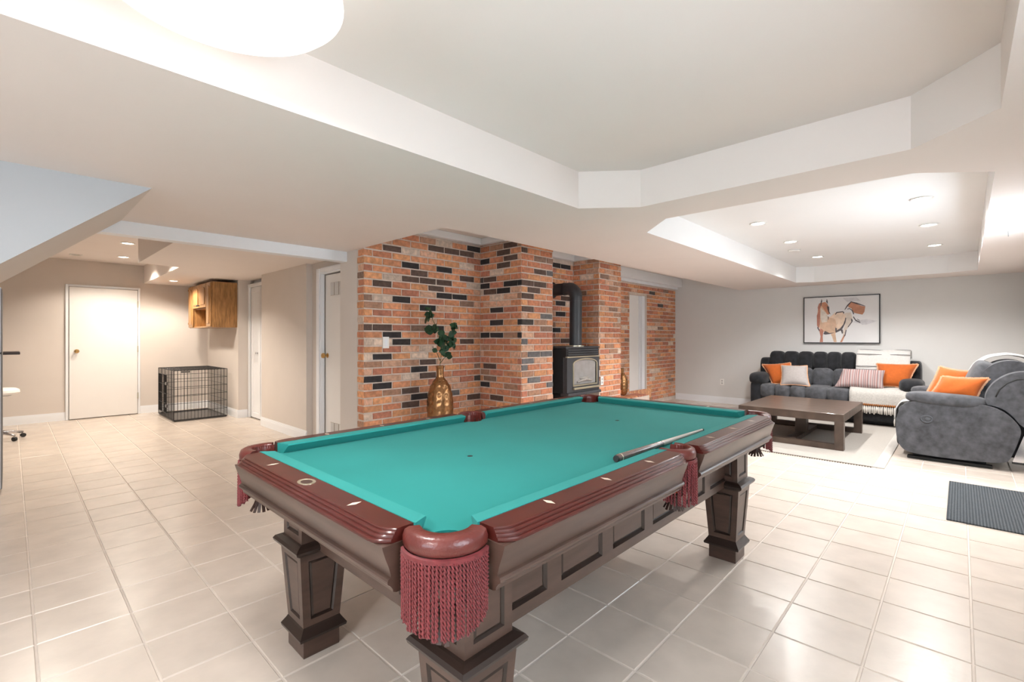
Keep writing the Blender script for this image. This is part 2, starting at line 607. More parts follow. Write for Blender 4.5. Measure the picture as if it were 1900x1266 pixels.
struct('ceiling_bay', bx(2.332, XW, 2.95, 4.3, ZB, ZTOP), ceil_paint, 'beige ceiling of the bay in front of the brick wall')
struct('ceiling_beam', bx(0.3, 2.45, 4.49, 4.60, 2.0, ZTOP), trim_white, 'white beam crossing the hall entrance')
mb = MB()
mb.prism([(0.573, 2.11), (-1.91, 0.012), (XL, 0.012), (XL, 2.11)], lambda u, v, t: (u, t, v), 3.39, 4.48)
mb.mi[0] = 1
struct('wall_stair', mb, [stair_daylit_tint, hall_paint], 'grey sloping underside of the staircase')

# ---- crown trims of the brick bay
mb = bx(2.335, 3.85, 4.085, 4.165, 2.325, ZB)
struct('trim_1', mb, trim_white, 'white trim above the left brick wall', bevel=0.006)
struct('trim_2', bx(3.79, 3.853, 3.52, 4.085, 2.325, ZB), trim_white, 'white trim on the side of the brick chimney', bevel=0.006)
mb = bx(4.415, 5.40, 3.86, 3.935, 2.29, ZB).box(5.33, 5.40, 3.5, 3.86, 2.29, ZB)
struct('trim_3', mb, trim_white, 'white trim at the top of the stove niche', bevel=0.006)
mb = bx(5.96, XW, 4.02, 4.16, 2.236, ZB).box(5.96, XW, 4.11, 4.16, 2.19, 2.236)
struct('trim_4', mb, trim_white, 'white boxed trim above the right brick wall', bevel=0.006)

# ---- brickwork
CO, BL = 0.0725, 0.222
ZREF = 1.2276
PALETTE = [((0.66, 0.295, 0.155), 26), ((0.58, 0.235, 0.13), 24), ((0.70, 0.335, 0.165), 14), ((0.50, 0.20, 0.125), 14),
           ((0.67, 0.40, 0.27), 11), ((0.43, 0.24, 0.155), 8), ((0.26, 0.16, 0.115), 4), ((0.07, 0.06, 0.054), 1), ((0.70, 0.55, 0.44), 4)]
BAG = [c for c, w in PALETTE for _ in range(w)]
DARK, BROWN, GREY = (0.036, 0.031, 0.031), (0.115, 0.073, 0.058), (0.16, 0.15, 0.148)
BRICK_ME = []
for k in range(4):
    mb = MB()
    a, h, w, c = BL / 2 - 0.0070, CO / 2 - 0.0070, 0.012, 0.0045
    j = lambda s=0.0022: random.uniform(-s, s)
    back = [(-a + j(), w, -h + j()), (a + j(), w, -h + j()), (a + j(), w, h + j()), (-a + j(), w, h + j())]
    rim = [(x * 1.0, 0.0015, z) for x, _, z in back]
    fr = [((abs(x) - c) * (1 if x > 0 else -1), -0.004 + j(0.001), (abs(z) - c) * (1 if z > 0 else -1)) for x, _, z in back]
    vs = back + rim + fr
    fs = []
    for i in range(4):
        q = (i + 1) % 4
        fs += [(i, q, 4 + q, 4 + i), (4 + i, 4 + q, 8 + q, 8 + i)]
    fs.append((8, 9, 10, 11))
    mb.add(vs, fs)
    ob = mb.build('brick', brick_mat)
    BRICK_ME.append(ob.data)
    bpy.data.objects.remove(ob, do_unlink=True)


def bricks(parent, p0, along, length, z0, z1, ang, phase=0.0, holes=(), marks=(), rows=None):
    """p0: (x, y) start on the face; along: unit 2D; ang: z rotation so that local -y faces out"""
    k0, k1 = math.ceil((z0 - ZREF) / CO - 1e-6), math.floor((z1 - ZREF) / CO + 1e-6)
    org = ORG[parent.name]
    for k in range(k0, k1):
        zc = ZREF + (k + 0.5) * CO
        s = phase + (0 if k % 2 else BL / 2)
        s -= math.ceil(s / BL) * BL
        while s < length - 0.02:
            a, b = max(s, 0), min(s + BL, length)
            s += BL
            if b - a < 0.045:
                continue
            segs = [(a, b)]
            for h0, h1, hz0, hz1 in holes:
                if hz0 < zc < hz1:
                    new = []
                    for q0, q1 in segs:
                        if q1 <= h0 or q0 >= h1:
                            new.append((q0, q1))
                        else:
                            if q0 < h0:
                                new.append((q0, h0))
                            if q1 > h1:
                                new.append((h1, q1))
                    segs = new
            for q0, q1 in segs:
                if q1 - q0 < 0.04:
                    continue
                col = random.choice(BAG)
                for mx_, mz_, mc in marks:
                    if q0 <= mx_ <= q1 and abs(mz_ - zc) < CO / 2:
                        col = mc
                f = random.uniform(0.86, 1.14)
                o = bpy.data.objects.new('brick', random.choice(BRICK_ME))
                COL.objects.link(o)
                o.parent = parent
                m = (q0 + q1) / 2
                o.location = Vector((p0[0] + along[0] * m, p0[1] + along[1] * m, zc)) - org
                out = random.uniform(-0.0015, 0.003)
                o.location.x += math.sin(ang) * out
                o.location.y -= math.cos(ang) * out
                o.rotation_euler = (0, random.uniform(-0.008, 0.008), ang)
                o.scale = ((q1 - q0) / BL * (1 if q1 - q0 > 0.2 else 0.97), 1, 1)
                o.color = (col[0] * f, col[1] * f, col[2] * f, 1)


YB = 4.166
MARKS_LEFT = [(0.312, 2.140, BROWN), (0.557, 1.991, DARK), (0.997, 1.988, DARK), (0.664, 1.913, BROWN), (0.557, 1.845, BROWN), (0.770, 1.840, BROWN), (0.997, 1.841, BROWN), (0.214, 1.768, BROWN), (0.867, 1.770, BROWN), (0.955, 1.687, DARK), (1.213, 1.688, DARK), (0.437, 1.624, DARK), (0.759, 1.546, DARK), (1.323, 1.912, BROWN), (1.343, 2.197, BROWN), (1.436, 2.279, DARK), (0.890, 2.206, BROWN), (1.119, 2.208, BROWN), (0.020, 1.333, BROWN), (0.214, 1.332, BROWN), (0.879, 1.318, DARK), (0.321, 1.261, DARK), (0.432, 1.183, DARK), (0.205, 1.045, DARK), (0.764, 0.964, BROWN), (0.643, 0.893, DARK), (0.056, 0.827, DARK), (0.214, 0.749, DARK), (0.557, 0.674, BROWN), (0.654, 0.594, DARK), (0.546, 0.524, BROWN), (1.310, 1.170, BROWN), (1.416, 0.518, BROWN), (1.144, 0.597, GREY), (0.742, 0.814, BROWN)]
MARKS_SIDE = [(0.070, 2.125, DARK), (0.448, 2.274, BROWN), (0.351, 2.205, BROWN), (0.456, 2.129, BROWN), (0.347, 2.054, BROWN), (0.140, 1.907, BROWN), (0.448, 1.830, DARK), (0.074, 1.828, DARK), (0.617, 1.828, DARK), (0.131, 1.758, BROWN), (0.359, 1.749, DARK), (0.072, 1.245, DARK), (0.230, 1.245, DARK), (0.057, 0.664, DARK), (0.230, 0.523, BROWN), (0.130, 0.879, BROWN), (0.230, 1.540, DARK), (0.230, 1.392, DARK), (0.632, 1.393, DARK), (0.632, 1.247, DARK)]
MARKS_FRONT = [(0.059, 2.209, BROWN), (0.332, 1.987, BROWN), (0.505, 1.986, GREY), (0.111, 1.840, BROWN), (0.323, 1.828, BROWN), (0.224, 1.762, BROWN), (0.176, 1.684, BROWN), (0.111, 1.540, BROWN), (0.439, 1.467, GREY), (0.051, 1.179, GREY), (0.211, 1.027, GREY), (0.453, 1.026, GREY), (0.111, 0.952, GREY), (0.049, 0.882, GREY), (0.215, 0.736, GREY), (0.493, 0.662, GREY)]
MARKS_NICHE = [(0.616, 2.194, DARK), (0.785, 2.191, DARK), (0.660, 1.678, DARK), (0.649, 1.533, DARK), (0.627, 1.310, DARK), (0.773, 1.165, BROWN), (0.773, 1.757, BROWN)]
w = struct('wall_brick_left', bx(2.336, 3.90, YB + 0.004, 4.29, 0, ZB + 0.02), mortar, 'left red brick wall behind the gold vase')
bricks(w, (2.33, YB), (1, 0), 3.857 - 2.33, 0.30, 2.32, 0, phase=0.095, marks=MARKS_LEFT)
bricks(w, (2.334, 4.29), (0, -1), 0.124, 0.30, 2.10, -PI / 2, phase=0.02)
mb = bx(3.861, 4.408, 3.508, 4.29, 0, ZB + 0.02)
p1_ = struct('wall_chimney_pier', mb, mortar, 'left brick pier of the chimney beside the black stove')
bricks(p1_, (3.857, YB), (0, -1), YB - 3.504, 0.30, 2.40, -PI / 2, phase=0.05, marks=MARKS_SIDE)
bricks(p1_, (3.857, 3.504), (1, 0), 4.412 - 3.857, 0.30, 2.40, 0, phase=0.1, marks=MARKS_FRONT)
nb = struct('wall_stove_niche', bx(4.40, 5.41, 3.942, 4.29, 0, ZB + 0.02), mortar, 'brick back of the stove niche')
bricks(nb, (4.412, 3.938), (1, 0), 5.404 - 4.412, 0.9, 2.29, 0, phase=0.05, marks=MARKS_NICHE)
p2_ = struct('wall_chimney_pier', bx(5.408, 5.953, 3.508, 4.29, 0, ZB + 0.02), mortar, 'right brick pier of the chimney beside the white panel')
bricks(p2_, (5.404, 3.938), (0, -1), 3.938 - 3.504, 0.9, 2.40, -PI / 2, phase=0.12)
bricks(p2_, (5.404, 3.504), (1, 0), 5.957 - 5.404, 0.30, 2.40, 0, phase=0.02)
mb = bx(5.90, 7.376, YB + 0.004, 4.29, 0, ZB).box(7.978, XW, YB + 0.004, 4.29, 0, ZB).box(7.376, 7.978, YB + 0.004, 4.29, 1.99, ZB).box(7.376, 7.978, YB + 0.004, 4.29, 0, 0.29)
rb = struct('wall_brick_right', mb, mortar, 'right brick wall around the narrow white panel')
OX = 6.95
bricks(rb, (OX, YB), (1, 0), XW - OX, 0.0, 2.19, 0, phase=0.03, holes=[(7.36 - OX, 7.995 - OX, 0.31, 1.995), (7.36 - OX, 8.16 - OX, 0.13, 0.31)])
mbk = [BRICK_ME[0], BRICK_ME[1]]
for i in range(11):          # soldier course under the panel
    o = bpy.data.objects.new('brick', mbk[i % 2])
    COL.objects.link(o)
    o.parent = rb
    o.location = (7.395 + i * CO, YB - 0.006, 0.215)
    o.rotation_euler = (0, PI / 2, 0)
    o.scale = (0.82, 1, 1)
    c = random.choice(BAG[:64])
    o.color = (c[0] * 1.1, c[1] * 1.2, c[2] * 1.3, 1)
# raised brick hearth (mostly behind the table)
mb = bx(2.75, 3.86, 3.62, YB, 0, 0.27).box(3.86, 5.95, 3.15, 4.1, 0, 0.27).box(5.95, 7.34, 3.78, YB, 0, 0.27)
hearth = tag(mb.build('brick_hearth', mortar), 'low raised brick hearth under the black stove', None, None, 'structure')
for (x0, x1, y0) in ((2.75, 3.86, 3.62), (3.86, 5.95, 3.15), (5.95, 7.34, 3.78)):
    nbr = int((x1 - x0) / 0.11)
    for i in range(nbr):
        o = bpy.data.objects.new('brick', BRICK_ME[i % 4])
        COL.objects.link(o)
        o.parent = hearth
        o.location = (x0 + (i + 0.5) * (x1 - x0) / nbr, y0 + 0.13, 0.282)
        o.rotation_euler = (-PI / 2, 0, PI / 2)
        o.scale = (1.1, 1, 1.45)
        c = random.choice(BAG[:78])
        o.color = (c[0], c[1], c[2], 1)

# ---- white panel door in the right brick wall
dr = thing('door_3', 'narrow white panel set in the right brick wall', None, (7.68, YB, 0.29), kind='structure')
bx(7.378, 7.976, YB + 0.06, YB + 0.09, 0.292, 1.988).build('door_leaf', door_white, dr)
bx(7.80, 7.82, YB + 0.045, YB + 0.062, 0.292, 1.988).build('stile', trim_white, dr)
bx(7.855, 7.955, YB + 0.02, YB + 0.062, 0.292, 1.988).build('casing', trim_white, dr, bevel=0.004)
bx(7.955, 7.977, YB - 0.008, YB + 0.062, 0.292, 1.988).build('stop', hall_paint, dr)

# ---- baseboards
def baseboard(name, label, segs):
    mb = MB()
    for x0, x1, y0, y1, nx, ny in segs:
        t = 0.016
        for (zz0, zz1, tt) in ((0, 0.092, t), (0.092, 0.108, t * 0.75), (0.108, 0.122, t * 0.45)):
            if nx:
                mb.box(x0 - tt if nx < 0 else x0, x0 if nx < 0 else x0 + tt, y0, y1, zz0, zz1)
            else:
                mb.box(x0, x1, y0 - tt if ny < 0 else y0, y0 if ny < 0 else y0 + tt, zz0, zz1)
    struct(name, mb, trim_white, label)


baseboard('baseboard_sofa', 'white baseboard below the greige sofa wall', [(XW, XW, YR, 4.15, -1, 0)])
baseboard('baseboard_right', 'white baseboard along the recliner side wall', [(5.65, XW, YR, YR, 0, 1), (-2.6, 4.35, YR, YR, 0, 1)])
baseboard('baseboard_back', 'white baseboard on the far hall wall', [(XL, 0.565, YD, YD, 0, -1), (1.45, 2.40, YD, YD, 0, -1)])
baseboard('baseboard_side', 'white baseboard behind the wire crate', [(2.40, 2.40, 8.05, YD, -1, 0), (2.40 - 0.016, 2.53, 8.05, 8.05, 0, -1)])
baseboard('baseboard_hall', 'white baseboard on the hall wall between closets', [(2.43, 2.43, 5.66, 7.15, -1, 0), (2.42, 2.52, 7.15, 7.15, 0, 1)])

# ---- doors
d1 = thing('door_1', 'plain white slab door with brass knob in the far hall wall', None, (1.0, YD, 0), kind='structure')
bx(0.602, 1.412, YD - 0.045, YD - 0.012, 0.012, 1.995).build('door_leaf', door_white, d1, bevel=0.003)
mb = bx(0.562, 0.596, YD - 0.03, YD, 0, 2.035).box(1.418, 1.448, YD - 0.03, YD, 0, 2.035).box(0.596, 1.418, YD - 0.03, YD, 2.002, 2.035)
mb.build('casing', trim_white, d1, bevel=0.004)


def knob(parent, p, axis, m=brass, s=1.0, name='knob'):
    mb = MB().lathe([(0.028 * s, 0), (0.028 * s, 0.006 * s), (0.012 * s, 0.01 * s), (0.012 * s, 0.03 * s), (0.026 * s, 0.038 * s), (0.031 * s, 0.052 * s), (0.025 * s, 0.066 * s), (0.008 * s, 0.07 * s)], (0, 0, 0), 20)
    rot = {'-y': Matrix.Rotation(PI / 2, 3, 'X'), '-x': Matrix.Rotation(-PI / 2, 3, 'Y')}[axis]
    mb.v = [tuple(rot @ Vector(q) + Vector(p)) for q in mb.v]
    return mb.build(name, m, parent, autosmooth=0.8)


knob(d1, (0.682, YD - 0.045, 1.03), '-y')
for z in (0.25, 1.0, 1.72):
    bx(1.408, 1.42, YD - 0.055, YD - 0.03, z, z + 0.1).build('hinge', brass_pale, d1)
d2 = thing('door_2', 'white closet door with vent grilles beside the brick wall', None, (2.5, 5.0, 0), kind='structure')
dl = bx(2.505, 2.54, 4.635, 5.335, 0.012, 1.955).build('door_leaf', door_white, d2, bevel=0.003)
mb = bx(2.455, 2.50, 5.35, 5.46, 0, 2.03).box(2.44, 2.455, 5.37, 5.44, 0, 2.03).box(2.455, 2.50, 4.632, 5.35, 1.965, 2.04).box(2.44, 2.455, 4.632, 5.35, 1.98, 2.03)
mb.build('casing', trim_white, d2, bevel=0.003)
knob(d2, (2.505, 5.285, 1.03), '-x')
for z0, z1 in ((1.70, 1.87), (0.12, 0.29)):
    v = bx(2.50, 2.506, 4.66, 5.22, z0, z1).build('vent_grille', door_white, d2)
    for k in range(5):
        y0 = 4.68 + k * 0.106
        bx(2.496, 2.501, y0, y0 + 0.09, z0 + 0.012, z1 - 0.012).build('vent_backing', vent_grey, v)
        mb = MB()
        for q in range(7):
            mb.box(2.492, 2.497, y0 + 0.006 + q * 0.012, y0 + 0.010 + q * 0.012, z0 + 0.014, z1 - 0.014)
        mb.build('vent_bars', door_white, v)
d4 = thing('door_4', 'bluish white folding closet door in the hall recess', None, (2.56, 7.6, 0), kind='structure')
for k in range(2):
    y0 = 7.17 + k * 0.41
    mb = MB()
    inset_panel(mb, [(2.56, y0 + 0.4, 0.015), (2.56, y0, 0.015), (2.56, y0, 2.0), (2.56, y0 + 0.4, 2.0)], 0.07, 0.006)
    mb.m = 0
    mb.build('door_panel', [trim_white, trim_white], d4)
mb = bx(2.535, 2.56, 7.985, 8.045, 0, 2.06).box(2.535, 2.56, 7.15, 7.985, 2.005, 2.06)
mb.build('casing', trim_white, d4, bevel=0.003)
knob(d4, (2.56, 7.70, 1.0), '-x', chrome, 0.5)

# ---- unseen windows added for fill daylight, and patio door (behind and beside the viewer)
def window(name, label, axis, plane, a0, a1, z0, z1, nm):
    t = thing(name, label, None, (plane, (a0 + a1) / 2, z0) if axis == 'x' else ((a0 + a1) / 2, plane, z0), kind='structure')
    B = (lambda p, q, r0, r1, h: bx(plane - 0.09, plane - 0.03, p, q, r0, r1)) if axis == 'x' else (lambda p, q, r0, r1, h: bx(p, q, plane - 0.09, plane - 0.03, r0, r1))
    for p, q, r0, r1 in ((a0, a0 + 0.05, z0, z1), (a1 - 0.05, a1, z0, z1), (a0 + 0.05, a1 - 0.05, z0, z0 + 0.05), (a0 + 0.05, a1 - 0.05, z1 - 0.05, z1)):
        B(p, q, r0, r1, 0).build('window_frame', trim_white, t)
    st = (a1 - a0 - 0.1) / nm
    for k in range(nm):
        p, q = a0 + 0.05 + k * st, a0 + 0.05 + (k + 1) * st
        if k:
            B(p - 0.02, p + 0.02, z0 + 0.05, z1 - 0.05, 0).build('mullion', trim_white, t)
        pl = plane - 0.06
        if axis == 'x':
            MB().quad((pl, p, z0 + 0.05), (pl, q, z0 + 0.05), (pl, q, z1 - 0.05), (pl, p, z1 - 0.05)).build('pane', pane_glass, t)
        else:
            MB().quad((p, pl, z0 + 0.05), (q, pl, z0 + 0.05), (q, pl, z1 - 0.05), (p, pl, z1 - 0.05)).build('pane', pane_glass, t)


window('fill_window_1', 'wide white window added behind the viewer for fill light', 'x', XL, -0.4, 1.4, 0.8, 2.0, 2)
window('fill_window_2', 'white side window added near the viewer for fill light', 'y', YR, 0.2, 1.3, 0.9, 2.0, 2)
window('door_5', 'half glazed white outside door beyond the grey mat', 'y', YR, 4.4, 5.5, 0.95, 2.05, 1)
_d5 = bpy.data.objects['door_5']
bx(4.4, 5.5, YR - 0.09, YR - 0.03, 0.0, 0.95).build('lower_panel', door_white, _d5)
# ================================================================== POOL TABLE
TCX, TCY, HL, HW = 1.82, 1.435, 1.1175, 0.559
ZBED, ZR = 0.765, 0.803
table = thing('pool_table', 'mahogany pool table with green cloth and burgundy fringed leather pockets', 'pool table', (TCX, TCY, 0))
SIDES = {'x-': lambda s, t, z: (TCX - HL - t, TCY + s, z), 'x+': lambda s, t, z: (TCX + HL + t, TCY - s, z),
         'y-': lambda s, t, z: (TCX + s, TCY - HW - t, z), 'y+': lambda s, t, z: (TCX - s, TCY + HW + t, z)}
RAIL = [(0.05, ZR), (0.117, ZR), (0.1195, ZR - 0.0022), (0.1195, ZR - 0.0052), (0.1235, ZR - 0.0058), (0.1268, ZR - 0.009), (0.1268, ZR - 0.0125),
        (0.1308, ZR - 0.0130), (0.1340, ZR - 0.0165), (0.1342, ZR - 0.0205), (0.1385, ZR - 0.021), (0.1412, ZR - 0.024), (0.1412, ZR - 0.029), (0.139, ZR - 0.031), (0.05, ZR - 0.031)]
CORN = [(0.06, 0.772), (0.136, 0.772), (0.1345, 0.765), (0.128, 0.745), (0.119, 0.722), (0.114, 0.704), (0.1135, 0.698), (0.120, 0.695), (0.1225, 0.690), (0.1215, 0.684),
        (0.116, 0.680), (0.109, 0.671), (0.108, 0.664), (0.099, 0.660), (0.06, 0.660)]
CUSH = [(0.0, 0.797), (0.003, 0.802), (0.05, ZR + 0.0015), (0.05, ZBED), (0.024, ZBED)]


def sweep(fn, prof, s0, s1, round0=0.0, round1=0.0, shear=None):
    """profile swept from s0 to s1; the outer beads draw in at rounded ends; shear(t) shifts the ends"""
    mb = MB()
    st = []
    steps = [0, 0.004, 0.010, 0.02, 0.034, 0.05]
    st += [(s0 + k, round0 * (1 - k / 0.05) ** 2) for k in steps]
    st += [(s1 - k, round1 * (1 - k / 0.05) ** 2) for k in reversed(steps)]
    n = len(prof)
    rows = []
    for i, (s, rr) in enumerate(st):
        row = []
        for t, z in prof:
            tt = t - rr * max(0, (t - 0.06)) / 0.08
            ss = s
            if shear and i == 0:
                ss = s0 + shear(t)
            if shear and i == len(st) - 1:
                ss = s1 - shear(t)
            if shear:
                ss = min(max(ss, s0), s1)
            row.append(fn(ss, tt, z))
        rows.append(row)
    if shear:
        rows = [rows[0], rows[-1]]
    vs = [p for r in rows for p in r]
    fs = []
    for i in range(len(rows) - 1):
        for k in range(n):
            a, b = i * n + k, i * n + (k + 1) % n
            fs.append((a, b, b + n, a + n))
    tri = tessellate_polygon([[Vector((t, z, 0)) for t, z in prof]])
    fs += [tuple(reversed(t)) for t in tri] + [tuple(i + (len(rows) - 1) * n for i in t) for t in tri]
    return mb.add(vs, fs)


E0, EC, ES = 0.060, 0.078, 0.082
segs = [('x-', -HW + E0, HW - E0, 1, 1), ('x+', -HW + E0, HW - E0, 1, 1)]
for sd in ('y-', 'y+'):
    segs += [(sd, -HL + E0, -ES, 1, 2), (sd, ES, HL - E0, 2, 1)]
for sd, a, b, ka, kb in segs:
    fn = SIDES[sd]
    r0 = 0.03 if ka == 1 else 0.012
    r1 = 0.03 if kb == 1 else 0.012
    rail = sweep(fn, RAIL, a, b, r0, r1).build('rail', mahogany, table, autosmooth=0.45)
    sweep(fn, CORN, a - 0.004, b + 0.004).build('rail_apron', brown_lacquer, table, autosmooth=0.5)
    # cushion with angled facings
    mb = MB()
    sa = lambda t: (EC if ka == 1 else 0.084) - E0 * (ka == 1) - ES * (ka == 2) - (0.5 if ka == 1 else 0.2) * t
    sb = lambda t: (EC if kb == 1 else 0.084) - E0 * (kb == 1) - ES * (kb == 2) - (0.5 if kb == 1 else 0.2) * t
    rows = [[fn(a + sa(t), t, z) for t, z in CUSH], [fn(b - sb(t), t, z) for t, z in CUSH]]
    vs = rows[0] + rows[1]
    n = len(CUSH)
    fs = [(k, (k + 1) % n, n + (k + 1) % n, n + k) for k in range(n)] + [tuple(reversed(range(n))), tuple(range(n, 2 * n))]
    mb.add(vs, fs).build('cushion', cloth_green, table)
    # underside plate
    p, q = fn(a, -0.13, 0.662), fn(b, 0.1, 0.668)
    bx(min(p[0], q[0]), max(p[0], q[0]), min(p[1], q[1]), max(p[1], q[1]), 0.662, 0.668).build('underside_board', dark_mould, table)
    # ivory sights
    if sd[0] == 'x':
        sights = [-HW / 2, HW / 2]
    else:
        sg = -1 if a < 0 else 1
        sights = [sg * HL * k / 4 for k in (1, 2, 3)]
    for s in sights:
        mb = MB()
        mb.add([fn(s - 0.009, 0.083, ZR + 0.0006), fn(s, 0.083 - 0.022, ZR + 0.0006), fn(s + 0.009, 0.083, ZR + 0.0006), fn(s, 0.083 + 0.022, ZR + 0.0006)], [(0, 3, 2, 1)])
        mb.build('diamond_inlay', pearl, rail)
    if sd == 'x-':
        mb = MB()
        mb.lathe([(0.034, 0), (0.034, 0.0012), (0.030, 0.0012), (0.029, 0.0006), (0.001, 0.0006)], fn(0, 0.088, ZR), 28, sx=0.72)
        mb.build('name_plate', brass_pale, rail)
        mb = MB()
        mb.lathe([(0.022, 0), (0.022, 0.0009), (0.018, 0.0009), (0.017, 0.0007)], fn(0, 0.088, ZR), 28, sx=0.72)
        mb.build('plate_emblem', leather_brown, rail)

# bed: cloth on slate with pocket cut-outs
RI = 0.056
corners = {(-1, -1): None, (1, -1): None, (1, 1): None, (-1, 1): None}
ob = 0.045
outl = []
def arc(cx, cy, a0, a1, r, n=10):
    return [(cx + r * math.cos(a0 + (a1 - a0) * k / n), cy + r * math.sin(a0 + (a1 - a0) * k / n)) for k in range(n + 1)]


x0, x1, y0, y1 = TCX - HL, TCX + HL, TCY - HW, TCY + HW
outl += arc(x0, y0, PI * 0.72, -PI * 0.22, RI)
outl += arc(TCX, y0 - 0.04, PI * 0.95, PI * 0.05, RI, 8)
outl += arc(x1, y0, PI * 1.22, PI * 0.28, RI)
outl += arc(x1, y1, PI * 1.72, PI * 0.78, RI)
outl += arc(TCX, y1 + 0.04, -PI * 0.05, -PI * 0.95, RI, 8)
outl += arc(x0, y1, PI * 0.22, -PI * 0.72, RI)
mb = MB()
mb.prism(outl, lambda u, v, t: (u, v, t), ZBED - 0.012, ZBED)
mb.build('bed_cloth', cloth_bed, table)
bx(TCX - HL + 0.07, TCX + HL - 0.07, TCY - HW + 0.06, TCY + HW - 0.06, 0.665, ZBED - 0.013).build('slate', brown_lacquer, table)
for s in (-1, 1):
    mb = MB().lathe([(0.011, 0), (0.011, 0.0006), (0.001, 0.0008)], (TCX + s * HL / 2, TCY - 0.012, ZBED), 16)
    mb.build('cloth_spot', rubber, table)

# aprons with recessed panels
AX, AY, AZ0, AZ1 = 1.0, 0.4955, 0.415, 0.665
def apron(sd, half, dist, npan):
    mb = MB()
    f2 = {'x-': lambda s, d, z: (TCX - dist + d, TCY + s, z), 'x+': lambda s, d, z: (TCX + dist - d, TCY - s, z),
          'y-': lambda s, d, z: (TCX + s, TCY - dist + d, z), 'y+': lambda s, d, z: (TCX - s, TCY + dist - d, z)}[sd]
    w_ = 2 * half / npan
    sg = 1 if sd in ('y-', 'y+') else -1
    for k in range(npan):
        a, b = -half + k * w_, -half + (k + 1) * w_
        q = [f2(a, 0, AZ0), f2(b, 0, AZ0), f2(b, 0, AZ1 + 0.01), f2(a, 0, AZ1 + 0.01)]
        if sd in ('x-', 'x+'):
            q = [q[1], q[0], q[3], q[2]]
        inset_panel(mb, q, 0.036, 0.011, 0.008)
    mb.m = 0
    mb.quad(f2(-half, 0, AZ0), f2(half, 0, AZ0), f2(half, 0.03, AZ0), f2(-half, 0.03, AZ0))
    mb.quad(f2(-half, 0.03, AZ0), f2(half, 0.03, AZ0), f2(half, 0.03, AZ1), f2(-half, 0.03, AZ1))
    mb.build('apron', [brown_lacquer, dark_mould], table)


LGX, LGY = 0.974, 0.4705
apron('x-', LGY - 0.03, AX, 3)
apron('x+', LGY - 0.03, AX, 3)
apron('y-', LGX - 0.03, AY, 6)
apron('y+', LGX - 0.03, AY, 6)

# legs
def ring_box(mb, cx, cy, levels):
    """stack of square cross-sections: (half, z)"""
    vs, fs = [], []
    for h, z in levels:
        vs += [(cx - h, cy - h, z), (cx + h, cy - h, z), (cx + h, cy + h, z), (cx - h, cy + h, z)]
    for i in range(len(levels) - 1):
        for k in range(4):
            a, b = i * 4 + k, i * 4 + (k + 1) % 4
            fs.append((a, b, b + 4, a + 4))
    fs += [(3, 2, 1, 0), tuple(range(len(vs) - 4, len(vs)))]
    mb.add(vs, fs)


for sx in (-1, 1):
    for sy in (-1, 1):
        cx, cy = TCX + sx * LGX, TCY + sy * LGY
        mb = MB()
        for (h0, z0, h1, z1, mg) in ((0.085, 0.445, 0.085, 0.668, 0.03), (0.073, 0.115, 0.094, 0.41, 0.03)):
            c0 = [(cx - h0, cy - h0, z0), (cx + h0, cy - h0, z0), (cx + h0, cy + h0, z0), (cx - h0, cy + h0, z0)]
            c1 = [(cx - h1, cy - h1, z1), (cx + h1, cy - h1, z1), (cx + h1, cy + h1, z1), (cx - h1, cy + h1, z1)]
            for k in range(4):
                j = (k + 1) % 4
                inset_panel(mb, [c0[k], c0[j], c1[j], c1[k]], mg, 0.007, 0.006)
        leg = mb.build('leg', [brown_lacquer, dark_mould], table)
        m2 = MB()
        ring_box(m2, cx, cy, [(0.088, 0.403), (0.100, 0.408), (0.114, 0.420), (0.117, 0.430), (0.110, 0.440), (0.094, 0.447), (0.085, 0.449)])
        m2.build('leg_moulding', dark_mould, leg)
        m2 = MB()
        ring_box(m2, cx, cy, [(0.068, 0.07), (0.092, 0.076), (0.094, 0.086), (0.086, 0.098), (0.077, 0.112), (0.073, 0.12)])
        m2.build('foot_moulding', dark_mould, leg)
        m2 = MB()
        ring_box(m2, cx, cy, [(0.071, 0.0), (0.072, 0.005), (0.072, 0.074)])
        m2.build('foot_block', brown_lacquer, leg)

# pockets
def rope_mesh():
    mb = MB()
    L_, tw = 1.0, 15
    for ph in (0, PI):
        pts = []
        n = 72
        for i in range(n + 1):
            a = ph + 2 * PI * tw * i / n * 0.5
            pts.append((0.0021 * math.cos(a), 0.0021 * math.sin(a), -L_ * i / n))
        mb.tube(pts, 0.0026, 5)
    ob = mb.build('tassel_cord', cord_red, None, smooth=True)
    me = ob.data
    bpy.data.objects.remove(ob, do_unlink=True)
    return me


ROPE = rope_mesh()
ORGT = ORG[table.name]


